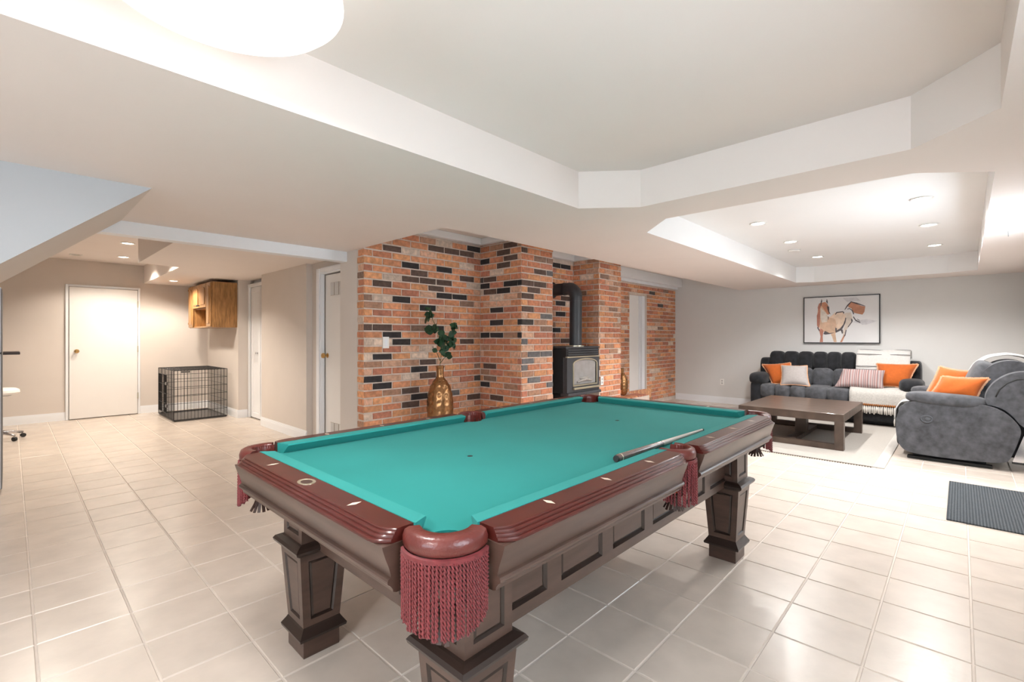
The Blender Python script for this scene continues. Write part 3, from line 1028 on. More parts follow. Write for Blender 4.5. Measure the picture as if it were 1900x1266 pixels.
def pocket(cx, cy, phi, half, ro, nrope, ri=0.056):
    mb = MB()
    sec = [(ri, 0.775), (ri, 0.800), (ri + 0.006, 0.8065), (ro - 0.016, 0.8065), (ro - 0.005, 0.801), (ro, 0.787), (ro - 0.001, 0.770), (ro - 0.008, 0.762), (ri + 0.004, 0.762)]
    n, st = len(sec), 28
    vs, fs = [], []
    for i in range(st + 1):
        a = phi - half + 2 * half * i / st
        for r, z in sec:
            vs.append((cx + r * math.cos(a), cy + r * math.sin(a), z))
    for i in range(st):
        for k in range(n):
            p, q = i * n + k, i * n + (k + 1) % n
            fs.append((p, q, q + n, p + n))
    fs += [tuple(range(n)), tuple(reversed(range(st * n, st * n + n)))]
    mb.add(vs, fs)
    pk = mb.build('pocket', leather_red, table, autosmooth=0.9)
    mb = MB()                                            # liner
    st2 = 20
    vs, fs = [], []
    for i in range(st2 + 1):
        a = phi - half * 1.15 + 2.3 * half * i / st2
        for r, z in ((ri, 0.801), (ri + 0.001, 0.70), (ri + 0.006, 0.70), (ri + 0.006, 0.78)):
            vs.append((cx + r * math.cos(a), cy + r * math.sin(a), z))
    for i in range(st2):
        for k in range(4):
            p, q = i * 4 + k, i * 4 + (k + 1) % 4
            fs.append((p, q, q + 4, p + 4))
    mb.add(vs, fs).build('pocket_liner', leather_red, pk)
    ox, oy = (0.026 * math.cos(phi), 0.026 * math.sin(phi)) if half < 1.5 else (0.0, 0.0)
    cx, cy = cx + ox, cy + oy
    mb = MB()                                            # leather strap net
    for k in range(12):
        a = 2 * PI * k / 12
        pts = [(cx + r * math.cos(a), cy + r * math.sin(a), z) for r, z in ((0.055, 0.765), (0.060, 0.72), (0.060, 0.68), (0.054, 0.645), (0.040, 0.62), (0.016, 0.607))]
        mb.tube(pts, 0.0042, 5)
    for r, z in ((0.061, 0.70), (0.057, 0.655), (0.038, 0.618)):
        pts = [(cx + r * math.cos(2 * PI * k / 24), cy + r * math.sin(2 * PI * k / 24), z) for k in range(25)]
        mb.tube(pts, 0.004, 5)
    mb.lathe([(0.001, 0.600), (0.022, 0.602), (0.03, 0.609), (0.02, 0.614), (0.001, 0.615)], (cx, cy, 0), 14)
    mb.build('pocket_net', leather_brown, pk)
    mb = MB()                                            # cut leather tuft below the net
    for k in range(14):
        a = 2 * PI * k / 14 + 0.1
        c_, s_ = math.cos(a), math.sin(a)
        w_ = 0.0055
        p = [(cx + 0.018 * c_, cy + 0.018 * s_, 0.608), (cx + 0.026 * c_, cy + 0.026 * s_, 0.585), (cx + 0.040 * c_, cy + 0.040 * s_, 0.556 + 0.006 * random.random())]
        for i in range(2):
            a0, b0 = Vector(p[i]), Vector(p[i + 1])
            d = Vector((-s_, c_, 0)) * w_
            o_ = Vector((c_, s_, 0)) * 0.0012
            mb.add([a0 - d - o_, a0 + d - o_, b0 + d - o_, b0 - d - o_, a0 - d + o_, a0 + d + o_, b0 + d + o_, b0 - d + o_], [(0, 1, 2, 3), (7, 6, 5, 4), (0, 4, 5, 1), (1, 5, 6, 2), (2, 6, 7, 3), (3, 7, 4, 0)])
    mb.build('pocket_tuft', leather_brown, pk)
    hf = half * 0.96
    cx, cy = cx - ox, cy - oy
    mb = MB()                                            # woven heading of the fringe
    rr = ro + 0.001
    vs, fs = [], []
    for i in range(25):
        a = phi - hf + 2 * hf * i / 24
        for r, z in ((rr - 0.003, 0.765), (rr + 0.003, 0.763), (rr + 0.003, 0.753), (rr - 0.003, 0.753)):
            vs.append((cx + r * math.cos(a), cy + r * math.sin(a), z))
    for i in range(24):
        for k in range(4):
            p, q = i * 4 + k, i * 4 + (k + 1) % 4
            fs.append((p, q, q + 4, p + 4))
    mb.add(vs, fs).build('fringe_heading', cord_red, pk)
    for k in range(nrope):
        u = (k + 0.5) / nrope * 2 - 1
        a = phi + hf * u
        o = bpy.data.objects.new('tassel_cord', ROPE)
        COL.objects.link(o)
        o.parent = pk
        lean = random.uniform(-0.02, 0.02)
        o.location = Vector((cx + rr * math.cos(a), cy + rr * math.sin(a), 0.756)) - ORGT
        o.rotation_euler = (lean, random.uniform(-0.02, 0.02), random.uniform(0, 6))
        o.scale = (1, 1, 0.165 - 0.034 * abs(u) ** 3 + random.uniform(-0.004, 0.004))


HC = math.radians(76)
for sx in (-1, 1):
    for sy in (-1, 1):
        phi = math.atan2(sy, sx)
        pocket(TCX + sx * HL, TCY + sy * HW, phi, HC, 0.101, 31)
for sy in (-1, 1):
    pocket(TCX, TCY + sy * (HW + 0.044), sy * PI / 2, math.radians(112), 0.084, 31, 0.055)


def ball(name, label, p, m):
    o = MB().lathe([(0.0286 * math.sin(PI * k / 14) + 0.0002, -0.0286 * math.cos(PI * k / 14)) for k in range(15)], p, 24).build(name, m, None, smooth=True)
    return tag(o, label, 'ball')


ball('billiard_ball', 'orange billiard ball in the near side pocket net', (TCX - 0.022, TCY - HW - 0.05, 0.650), ball_orange)
ball('billiard_ball', 'cream billiard ball in the pocket at the hall end', (TCX - HL - 0.03, TCY + HW + 0.012, 0.645), ball_cream)
ball('billiard_ball', 'white billiard ball in the pocket nearest the coffee table', (TCX + HL + 0.012, TCY - HW - 0.022, 0.645), ball_white)

cue = thing('cue_stick', 'dark pool cue lying on the cloth beside the near cushion', 'cue stick', (1.575, 0.945, ZBED))
A, B = Vector((1.575, 0.945, ZBED + 0.0156)), Vector((2.405, 0.946, ZBED + 0.0075))
L_ = lambda t: tuple(A.lerp(B, t))
MB().tube([L_(0), L_(0.012), L_(0.45)], [0.0138, 0.0150, 0.0122], 16).build('butt', cue_dark, cue, autosmooth=0.6)
MB().tube([L_(0.45), L_(0.985)], [0.0122, 0.0064], 16).build('shaft', cue_grey, cue, autosmooth=0.6)
MB().tube([L_(0.985), L_(1.0)], [0.0064, 0.0058], 12).build('tip', rubber, cue)
MB().tube([L_(0.028), L_(0.034)], [0.0153, 0.0153], 16).build('ring', brass_pale, cue)
MB().tube([L_(-0.008), L_(0.0)], [0.0115, 0.0138], 16).build('bumper', rubber, cue)
# ================================================================== LIGHT FITTINGS
def dome_lamp(label, x, y, watts):
    lamp = thing('ceiling_lamp', label, 'ceiling lamp', (x, y, ZT))
    c = (x, y, 0)
    MB().lathe([(0.05, 2.150), (0.12, 2.142), (0.22, 2.146), (0.285, 2.162), (0.31, 2.185), (0.305, 2.215), (0.27, 2.245), (0.2, 2.265), (0.1, 2.27)], c, 64).build('glass_bowl', lamp_white, lamp, smooth=True)
    MB().lathe([(0.02, 2.26), (0.02, 2.31), (0.075, 2.325), (0.08, 2.344)], c, 24).build('mount', chrome, lamp, autosmooth=0.6)
    d = bpy.data.lights.new('lamp_light', 'AREA')
    d.shape = 'DISK'
    d.size = 0.40
    d.energy = watts
    d.color = (1.0, 0.98, 0.955)
    o = bpy.data.objects.new('lamp_light', d)
    COL.objects.link(o)
    o.parent = lamp
    o.location = (0, 0, 2.139 - ZT)


dome_lamp('large round opal dome lamp in the tray above the pool table', 0.39, 1.443, 12)
dome_lamp('unseen second opal dome lamp added behind the viewer for fill light', -1.15, 0.55, 18)  # added out of view to brighten the room, not a known fitting


def downlight(label, x, y, z, watts, color, lens, group, spread=150, r=0.055):
    t = thing('downlight', label, 'downlight', (x, y, z), group)
    MB().lathe([(r, -0.0), (r + 0.02, -0.001), (r + 0.022, -0.006), (r + 0.012, -0.010), (r, -0.006)], (x, y, z), 28, cap=False).build('trim_ring', white_plastic, t, autosmooth=0.6)
    MB().lathe([(r + 0.004, -0.002), (0.001, -0.004)], (x, y, z), 28).build('lens', lens, t)
    d = bpy.data.lights.new('downlight_beam', 'SPOT')
    d.energy = watts
    d.color = color
    d.spot_size = math.radians(spread)
    d.spot_blend = 0.5
    d.shadow_soft_size = 0.045
    o = bpy.data.objects.new('downlight_beam', d)
    COL.objects.link(o)
    o.parent = t
    o.location = (0, 0, -0.03)
    return t


WHITE = (1.0, 0.985, 0.97)
WARM = (1.0, 0.90, 0.78)
rows = {1.425: 'brick wall', 0.225: 'recliner side'}
cols = {4.98: 'nearest the pool table', 6.19: 'in the middle', 7.6: 'nearest the horse painting'}
for y, ry in rows.items():
    for x, cx in cols.items():
        downlight('recessed downlight in the sofa tray, %s row, %s' % ('brick wall' if y > 1 else 'recliner side', cx), x, y, ZT, 49, WHITE, lens_emit, 'downlights in the sofa tray', 140)
downlight('recessed warm downlight in the hall ceiling nearest the slab door', 1.127, 8.82, 2.407, 40, WARM, lens_warm, 'downlights in the hall', 140)
downlight('recessed warm downlight in the hall ceiling half hidden by the soffit', 1.0, 7.5, 2.407, 62, WARM, lens_warm, 'downlights in the hall', 140)
downlight('recessed warm downlight in the hall ceiling nearest the stairs', 0.2, 6.2, 2.407, 48, WARM, lens_warm, 'downlights in the hall', 140)
downlight('recessed warm downlight in the low soffit beside the oak cabinet', 1.743, 8.89, 2.12, 30, WARM, lens_warm, 'downlights in the hall', 150)
downlight('unlit looking round ceiling fitting above the slab door', 0.637, 9.08, 2.407, 6, WARM, vent_grey, 'downlights in the hall', 120)
sd = thing('smoke_detector', 'small white disc on the sofa tray ceiling between two downlights', 'smoke detector', (6.82, 1.53, ZT))
MB().lathe([(0.065, 0), (0.065, -0.012), (0.055, -0.022), (0.02, -0.024)], (6.82, 1.53, ZT), 28).build('housing', white_plastic, sd, autosmooth=0.6)
MB().lathe([(0.067, -0.004), (0.067, -0.008)], (6.82, 1.53, ZT), 28).build('vent_slot', plate_grey, sd)

# ================================================================== WALL PLATES
def plate_y(name, label, x, z, y, cat, kind):
    t = thing(name, label, cat, (x, y, z))
    bx(x - 0.035, x + 0.035, y - 0.006, y, z - 0.057, z + 0.057).build('cover_plate', white_plastic, t, bevel=0.002)
    if kind == 'switch':
        bx(x - 0.016, x + 0.016, y - 0.010, y - 0.006, z - 0.033, z + 0.033).build('rocker', trim_white, t, bevel=0.002)
    else:
        for dz in (-0.022, 0.022):
            bx(x - 0.013, x + 0.013, y - 0.008, y - 0.006, z + dz - 0.013, z + dz + 0.013).build('socket', plate_grey, t)


plate_y('light_switch', 'white rocker light switch on the left brick wall', 2.57, 1.187, YB - 0.005, 'light switch', 'switch')
plate_y('wall_outlet', 'white outlet low on the right chimney pier beside the stove', 5.455, 0.655, 3.498, 'outlet', 'outlet')
t = thing('wall_outlet', 'white outlet on the greige wall beside the sofa arm', 'outlet', (XW, 3.25, 0.40))
bx(XW - 0.006, XW, 3.215, 3.285, 0.343, 0.457).build('cover_plate', white_plastic, t, bevel=0.002)
for dz in (-0.022, 0.022):
    bx(XW - 0.008, XW - 0.006, 3.237, 3.263, 0.40 + dz - 0.013, 0.40 + dz + 0.013).build('socket', plate_grey, t)

# ================================================================== GAS STOVE
SX0, SX1, SYF, SYB, SZ0, SZ1 = 4.55, 5.24, 3.40, 3.86, 0.56, 1.125
stove = thing('gas_stove', 'black freestanding gas stove with brass arched glass door in the brick niche', 'stove', (4.9, 3.6, 0.29))
bx(SX0, SX1, SYF + 0.05, SYB, SZ0, SZ1 - 0.02).build('body', stove_black, stove, bevel=0.01)
bx(SX0, SX1, SYF + 0.014, SYF + 0.06, SZ1 - 0.13, SZ1 - 0.019).build('louvre_backing', stove_black, stove)
bx(SX0 + 0.1, SX1 - 0.1, SYF + 0.12, SYB - 0.05, 0.295, SZ0).build('pedestal', stove_black, stove, bevel=0.008)
bx(SX0 + 0.05, SX1 - 0.05, SYF + 0.06, SYB - 0.02, 0.283, 0.31).build('foot_plate', stove_black, stove, bevel=0.006)
bx(SX0 - 0.02, SX1 + 0.02, SYF + 0.0, SYB + 0.02, SZ1 - 0.02, SZ1).build('top_plate', stove_grey, stove, bevel=0.008)
# front casting with arched opening
AXm, AW, AZ0_, AZ1_ = (SX0 + SX1) / 2 + 0.03, 0.245, 0.66, 0.945
def arch(w_, z0, z1, rise, n=14):
    pts = [(AXm - w_, z0), (AXm + w_, z0), (AXm + w_, z1)]
    for k in range(1, n):
        a = PI * k / n
        pts.append((AXm + w_ * math.cos(a), z1 + rise * math.sin(a)))
    pts.append((AXm - w_, z1))
    return pts


outerp = [(SX0, SZ0 + 0.01), (SX1, SZ0 + 0.01), (SX1, SZ1 - 0.125), (SX0, SZ1 - 0.125)]
inn = arch(AW, AZ0_, AZ1_ - 0.03, 0.05)
mb = MB()
vec = [[Vector((u, v, 0)) for u, v in outerp], [Vector((u, v, 0)) for u, v in inn]]
flat = [p for l in vec for p in l]
mb.add([(p.x, SYF, p.y) for p in flat], [tuple(t) for t in tessellate_polygon(vec)])
for lp in (outerp, inn):
    n = len(lp)
    for i in range(n):
        a, b = lp[i], lp[(i + 1) % n]
        mb.quad((a[0], SYF, a[1]), (b[0], SYF, b[1]), (b[0], SYF + 0.05, b[1]), (a[0], SYF + 0.05, a[1]))
front = mb.build('front_casting', stove_grey, stove)
o2 = arch(AW + 0.018, AZ0_ - 0.018, AZ1_ - 0.03, 0.066)
mb = MB()
n = len(inn)
for i in range(n):
    j = (i + 1) % n
    a, b, c2, d2_ = inn[i], inn[j], o2[j], o2[i]
    mb.quad((a[0], SYF - 0.008, a[1]), (b[0], SYF - 0.008, b[1]), (c2[0], SYF - 0.008, c2[1]), (d2_[0], SYF - 0.008, d2_[1]))
    mb.quad((d2_[0], SYF - 0.008, d2_[1]), (c2[0], SYF - 0.008, c2[1]), (c2[0], SYF, c2[1]), (d2_[0], SYF, d2_[1]))
    mb.quad((a[0], SYF - 0.008, a[1]), (b[0], SYF - 0.008, b[1]), (b[0], SYF + 0.012, b[1]), (a[0], SYF + 0.012, a[1]))
mb.build('arch_trim', brass_pale, front)
mb = MB()
mb.add([(u, SYF + 0.012, v) for u, v in inn], [tuple(t) for t in tessellate_polygon([[Vector((u, v, 0)) for u, v in inn]])])
mb.build('glass', stove_glass, front)
mb = MB()
mb.tube([(AXm - 0.16, SYF + 0.006, 0.69), (AXm + 0.02, SYF + 0.004, 0.72), (AXm + 0.15, SYF + 0.006, 0.695)], [0.012, 0.02, 0.012], 8)
mb.tube([(AXm - 0.1, SYF + 0.008, 0.735), (AXm + 0.06, SYF + 0.006, 0.74)], [0.01, 0.013], 8)
mb.build('log_set', log_mat, front, smooth=True)
bx(SX0 - 0.005, SX1 + 0.005, SYF - 0.012, SYF + 0.02, SZ1 - 0.132, SZ1 - 0.118).build('top_trim', brass_pale, stove, bevel=0.003)
for k in range(3):
    z = SZ1 - 0.105 + k * 0.028
    bx(SX0 + 0.02, SX1 - 0.01, SYF - 0.004, SYF + 0.05, z, z + 0.014).build('louvre', stove_grey, stove, bevel=0.003)
bx(AXm - 0.27, AXm + 0.30, SYF - 0.035, SYF, 0.605, 0.628).build('door_shelf', brass_pale, stove, bevel=0.006)
bx(SX0, SX1 + 0.02, SYF - 0.02, SYF + 0.1, SZ0 - 0.03, SZ0 + 0.006).build('bottom_lip', stove_grey, stove, bevel=0.006)
PX, PY, PR = 4.90, 3.53, 0.078
MB().lathe([(PR + 0.03, SZ1), (PR + 0.03, SZ1 + 0.012), (PR, SZ1 + 0.014)], (PX, PY, 0), 28).build('flue_collar', brass_pale, stove, autosmooth=0.6)
MB().tube([(PX, PY, SZ1 + 0.01), (PX + 0.01, PY, 1.76)], PR, 28).build('flue_pipe', pipe_black, stove, autosmooth=0.7)
pts = [(PX + 0.01, PY + 0.11 * (1 - math.cos(a)), 1.75 + 0.11 * math.sin(a)) for a in [PI / 2 * k / 5 for k in range(6)]]
MB().tube(pts, PR + 0.003, 28).build('flue_elbow', pipe_black, stove, autosmooth=0.7)
MB().tube([(PX + 0.01, PY + 0.11, 1.86), (PX + 0.01, 3.925, 1.86)], PR, 28).build('flue_pipe', pipe_black, stove, autosmooth=0.7)
for p, q in (((PX + 0.009, PY, 1.70), (PX + 0.009, PY, 1.715)), ((PX + 0.01, PY + 0.17, 1.86), (PX + 0.01, PY + 0.185, 1.86)), ((PX + 0.01, 3.905, 1.86), (PX + 0.01, 3.93, 1.86))):
    MB().tube([p, q], PR + (0.006 if p[1] < 3.9 else 0.03), 28).build('flue_ring', pipe_black, stove, autosmooth=0.6)

# ================================================================== VASES AND BRANCH
def dimple_vase(label, x, y, z, s=1.0):
    t = thing('vase', label, 'vase', (x, y, z))
    prof = [(0.075, 0.0), (0.085, 0.01), (0.105, 0.06), (0.122, 0.13), (0.1275, 0.21), (0.124, 0.29), (0.112, 0.36), (0.092, 0.42), (0.066, 0.465), (0.046, 0.49), (0.038, 0.503), (0.035, 0.52), (0.036, 0.585), (0.042, 0.605)]
    mb = MB()
    seg, sub = 120, []
    for i in range(len(prof) - 1):
        for k in range(5):
            f = k / 5
            sub.append((prof[i][0] * (1 - f) + prof[i + 1][0] * f, prof[i][1] * (1 - f) + prof[i + 1][1] * f))
    sub.append(prof[-1])
    n = len(sub)
    vs, fs = [], []
    for r, h in sub:
        for k in range(seg):
            a = 2 * PI * k / seg
            d = 0
            if 0.03 < h < 0.475:
                row = round((h - 0.05) / 0.072)
                hc = 0.05 + row * 0.072
                nd = 10
                ph = 0.2
                ac = round((a - ph) / (2 * PI / nd)) * 2 * PI / nd + ph
                q = math.hypot((a - ac) * max(r, 0.05), h - hc) / 0.024
                d = 0.0065 * max(0, 1 - q * q) - 0.003 * math.exp(-((q - 1.05) / 0.2) ** 2)
            rr = (r - d) * s
            vs.append((x + rr * math.cos(a), y + rr * math.sin(a), z + h * s))
    for i in range(n - 1):
        for k in range(seg):
            a, b = i * seg + k, i * seg + (k + 1) % seg
            fs.append((a, b, b + seg, a + seg))
    fs.append(tuple(reversed(range(seg))))
    mb.add(vs, fs).build('vase_body', copper, t, smooth=True)
    MB().lathe([(0.036 * s, 0.600 * s), (0.042 * s, 0.603 * s), (0.044 * s, 0.609 * s), (0.038 * s, 0.611 * s), (0.034 * s, 0.606 * s)], (x, y, z), 32, cap=False).build('rim', copper, t, smooth=True)
    return t


VX, VY, VZ = 3.045, 3.90, 0.296
dimple_vase('tall gold dimpled bottle vase on the hearth before the brick wall', VX, VY, VZ, 1.06)
dimple_vase('gold dimpled vase mostly hidden behind the right chimney pier', 6.88, 4.02, 0.296, 0.72)
br = thing('leafy_branch', 'artificial green eucalyptus branch standing in the gold vase', 'branch', (VX, VY, VZ + 0.6))
cr_, sr_ = sy_, -cy_        # picture-right direction in plan
def bp(u, w_, dpt=0.0):
    """u metres sideways, w_ height above floor, dpt towards the wall"""
    return Vector((VX + u * 0.80 + dpt * 0.3, VY - u * 0.5 + dpt, w_))


stems = [[bp(0, 0.62), bp(0.0, 0.97), bp(0.02, 1.10), bp(0.02, 1.20), bp(-0.03, 1.32), bp(-0.08, 1.42), bp(-0.115, 1.52)],
         [bp(0.02, 1.10), bp(0.06, 1.19), bp(0.10, 1.25), bp(0.155, 1.36)],
         [bp(0.02, 1.13), bp(0.06, 1.17), bp(0.13, 1.2), bp(0.16, 1.21)],
         [bp(0.0, 0.97), bp(0.05, 1.03), bp(0.095, 1.045)], [bp(0.0, 1.0), bp(-0.035, 1.08), bp(-0.05, 1.1)]]
for s in stems:
    MB().tube(s, [0.0045] + [0.0032] * (len(s) - 2) + [0.0016], 6).build('stem', stem_mat, br, smooth=True)
lm = MB()
prof = [(0, 0), (0.25, 0.3), (0.5, 0.42), (0.75, 0.33), (1.0, 0.0)]
vs = [(0, 0, 0)]
for u, w_ in prof[1:-1]:
    vs += [(u, -w_, 0.05), (u, 0, -0.02), (u, w_, 0.05)]
vs.append((1, 0, -0.06))
lm.add(vs, [(0, 1, 2), (0, 2, 3), (1, 4, 5, 2), (2, 5, 6, 3), (4, 7, 8, 5), (5, 8, 9, 6), (7, 10, 8), (8, 10, 9)])
lo = lm.build('leaf', leaf_mat, None, smooth=True)
LEAF = lo.data
bpy.data.objects.remove(lo, do_unlink=True)
spots = [(-0.115, 1.52), (-0.13, 1.49), (-0.095, 1.485), (-0.115, 1.45), (-0.075, 1.44), (-0.14, 1.41), (-0.12, 1.335), (-0.13, 1.31), (-0.07, 1.345), (-0.05, 1.36), (-0.045, 1.31),
         (0.0, 1.27), (0.02, 1.285), (0.035, 1.25), (0.01, 1.22), (-0.03, 1.2), (-0.02, 1.175), (0.03, 1.18), (0.06, 1.2), (0.07, 1.23), (0.09, 1.2), (0.12, 1.23), (0.13, 1.36), (0.155, 1.365), (0.17, 1.33), (0.14, 1.315), (0.16, 1.29),
         (0.12, 1.17), (0.15, 1.19), (0.165, 1.21), (0.15, 1.15), (0.10, 1.155), (0.035, 1.12), (0.02, 1.08), (0.04, 1.07), (0.05, 1.14), (0.1, 1.045), (-0.055, 1.105), (0.11, 1.26), (0.09, 1.245)]
for u, h in spots + [(a + random.uniform(-0.025, 0.025), b + random.uniform(-0.025, 0.025)) for a, b in spots]:
    o = bpy.data.objects.new('leaf', LEAF)
    COL.objects.link(o)
    o.parent = br
    sc = random.uniform(0.06, 0.092)
    p = bp(u, h, random.uniform(-0.03, 0.03))
    o.rotation_euler = (random.uniform(0.7, 2.2), random.uniform(-0.8, 0.8), random.uniform(-2.5, 1.0))
    o.scale = (sc, sc, sc)
    o.location = p - ORG[br.name] - (o.rotation_euler.to_matrix() @ Vector((sc * 0.5, 0, 0)))
# ================================================================== HALL THINGS
# ---- wire dog crate
CX0, CX1, CY0, CY1, CZ = 1.635, 2.325, 8.32, 9.36, 0.75
crate = thing('dog_crate', 'black wire dog crate standing on the far hall floor', 'dog crate', (1.98, 8.84, 0))


def wire_panel(name, f2, w_, h, nv, nh, parent=crate, r=0.0024):
    mb = MB()
    for k in range(nv + 1):
        s = w_ * k / nv
        mb.tube([f2(s, 0), f2(s, h)], r if 0 < k < nv else r * 1.7, 4, caps=False)
    for k in range(nh + 1):
        z = h * k / nh
        mb.tube([f2(0, z), f2(w_, z)], r * 1.25 if 0 < k < nh else r * 1.7, 4, caps=False)
    return mb.build(name, wire_black, parent)


WX, WY = CX1 - CX0, CY1 - CY0
wire_panel('wire_panel', lambda s, z: (CX0, CY0 + s, 0.02 + z), WY, CZ - 0.02, 24, 6)
wire_panel('wire_panel', lambda s, z: (CX1, CY0 + s, 0.02 + z), WY, CZ - 0.02, 24, 6)
wire_panel('wire_panel', lambda s, z: (CX0 + s, CY0, 0.02 + z), WX, CZ - 0.02, 16, 6)
wire_panel('wire_panel', lambda s, z: (CX0 + s, CY1, 0.02 + z), WX, CZ - 0.02, 16, 6)
wire_panel('wire_panel', lambda s, z: (CX0 + s, CY0 + z, CZ), WX, WY, 16, 9)
dp = wire_panel('crate_door', lambda s, z: (CX0 - 0.012, CY0 + 0.42 + s, 0.09 + z), 0.5, 0.58, 10, 4, r=0.0032)
bx(CX0 - 0.026, CX0 - 0.008, CY0 + 0.36, CY0 + 0.44, 0.52, 0.56).build('latch', pan_black, dp)
bx(CX0 - 0.026, CX0 - 0.008, CY0 + 0.36, CY0 + 0.44, 0.18, 0.22).build('latch', pan_black, dp)
mb = bx(CX0 + 0.01, CX1 - 0.01, CY0 + 0.01, CY1 - 0.01, 0.006, 0.014)
for a in ((CX0 + 0.006, CX0 + 0.014, CY0 + 0.006, CY1 - 0.006), (CX1 - 0.014, CX1 - 0.006, CY0 + 0.006, CY1 - 0.006), (CX0 + 0.006, CX1 - 0.006, CY0 + 0.006, CY0 + 0.014), (CX0 + 0.006, CX1 - 0.006, CY1 - 0.014, CY1 - 0.006)):
    mb.box(*a, 0.004, 0.032)
mb.build('floor_pan', pan_black, crate)
bx(CX0 + 0.09, CX0 + 0.20, CY0 - 0.012, CY0 + 0.012, CZ - 0.035, CZ - 0.008).build('carry_clip', pan_black, crate, bevel=0.004)

# ---- oak wall cabinet
KX, KX1, KY0, KY1, KZ0, KZ1 = 2.06, 2.398, 8.09, 9.37, 1.39, 2.075
cab = thing('wall_cabinet', 'honey oak wall cabinet with arched doors above the wire crate', 'cabinet', (2.23, 8.7, KZ0))
bx(KX, KX1, KY0, KY0 + 0.02, KZ0, KZ1).build('side_panel', oak, cab)
bx(KX, KX1, KY1 - 0.02, KY1, KZ0, KZ1).build('side_panel', oak, cab)
bx(KX, KX1, KY0 + 0.02, KY1 - 0.02, KZ1 - 0.02, KZ1).build('top_panel', oak, cab)
bx(KX, KX1, KY0 + 0.02, KY1 - 0.02, KZ0, KZ0 + 0.02).build('bottom_panel', oak, cab)
bx(KX1 - 0.01, KX1, KY0 + 0.02, KY1 - 0.02, KZ0 + 0.02, KZ1 - 0.02).build('back_panel', oak, cab)
bx(KX + 0.02, KX1 - 0.01, 8.33, 9.09, 1.685, 1.70).build('shelf', oak, cab)
for y in (8.325, 9.085):
    bx(KX + 0.005, KX1 - 0.01, y, y + 0.016, KZ0 + 0.02, KZ1 - 0.02).build('divider', oak, cab)


def oak_door(y0, y1, z0, z1, ky=None, kz=None):
    d = bx(KX - 0.02, KX - 0.001, y0, y1, z0, z1).build('door', oak, cab, bevel=0.004)
    m, zt = 0.045, z1 - 0.085
    yc, hw = (y0 + y1) / 2, (y1 - y0) / 2 - 0.045
    pts = [(yc - hw, z0 + m), (yc + hw, z0 + m), (yc + hw, zt)] + [(yc + hw * math.cos(PI * k / 8), zt + 0.042 * math.sin(PI * k / 8)) for k in range(1, 8)] + [(yc - hw, zt)]
    MB().prism(pts, lambda u, v, t: (t, u, v), KX - 0.030, KX - 0.019).build('raised_panel', oak, d, bevel=0.007)
    if ky:
        knob(d, (KX - 0.02, ky, kz), '-x', dark_edge, 0.42)


oak_door(8.10, 8.325, KZ0 + 0.01, KZ1 - 0.012)
oak_door(9.10, 9.355, KZ0 + 0.01, KZ1 - 0.012)
oak_door(8.345, 8.705, 1.70, KZ1 - 0.012, 8.675, 1.735)
oak_door(8.715, 9.08, 1.70, KZ1 - 0.012, 8.745, 1.735)
for z in (1.45, 2.0):
    bx(KX - 0.024, KX - 0.002, 9.352, 9.372, z, z + 0.03).build('hinge', brass, cab)

# ---- refrigerator edge, bar table and stool at the picture edge
fr = thing('refrigerator', 'brushed steel refrigerator at the foot of the stairs', 'refrigerator', (-0.4, 5.85, 0))
bx(-0.75, -0.046, 5.54, 6.2, 0.03, 1.63).build('body', dark_edge, fr, bevel=0.006)
d_ = bx(-0.75, -0.05, 5.49, 5.54, 1.118, 1.636).build('freezer_door', steel, fr, bevel=0.008)
e_ = bx(-0.75, -0.05, 5.49, 5.54, 0.04, 1.108).build('fridge_door', steel, fr, bevel=0.008)
MB().tube([(-0.69, 5.46, 1.16), (-0.69, 5.445, 1.2), (-0.69, 5.445, 1.5), (-0.69, 5.46, 1.54)], 0.011, 10).build('handle', chrome, d_, smooth=True)
MB().tube([(-0.69, 5.46, 0.6), (-0.69, 5.445, 0.64), (-0.69, 5.445, 1.02), (-0.69, 5.46, 1.06)], 0.011, 10).build('handle', chrome, e_, smooth=True)
bx(-0.74, -0.06, 5.55, 6.15, 0.0, 0.03).build('kick_plate', pan_black, fr)
bt = thing('bar_table', 'dark narrow bar table top showing beside the refrigerator', 'table', (-0.45, 8.9, 0))
bx(-0.95, 0.085, 8.65, 9.2, 1.02, 1.055).build('table_top', dark_mould, bt, bevel=0.006)
bx(-0.55, -0.45, 8.87, 8.97, 0.03, 1.02).build('pedestal', dark_mould, bt, bevel=0.005)
bx(-0.78, -0.22, 8.7, 9.15, 0.0, 0.03).build('foot_plate', dark_mould, bt, bevel=0.006)
so = thing('stool', 'white padded swivel stool on castors near the far hall wall', 'stool', (-0.1, 8.38, 0))
SXc, SYc = -0.112, 8.38
MB().lathe([(0.10, 0.545), (0.175, 0.55), (0.195, 0.575), (0.19, 0.605), (0.16, 0.622), (0.05, 0.626)], (SXc, SYc, 0), 36).build('seat', white_plastic, so, autosmooth=0.8)
MB().lathe([(0.12, 0.53), (0.125, 0.536), (0.12, 0.545)], (SXc, SYc, 0), 28).build('seat_ring', chrome, so, autosmooth=0.8)
MB().tube([(SXc, SYc, 0.1), (SXc, SYc, 0.32)], 0.026, 14).build('column', chrome, so, autosmooth=0.6)
MB().tube([(SXc, SYc, 0.32), (SXc, SYc, 0.53)], 0.015, 14).build('piston', chrome, so, autosmooth=0.6)
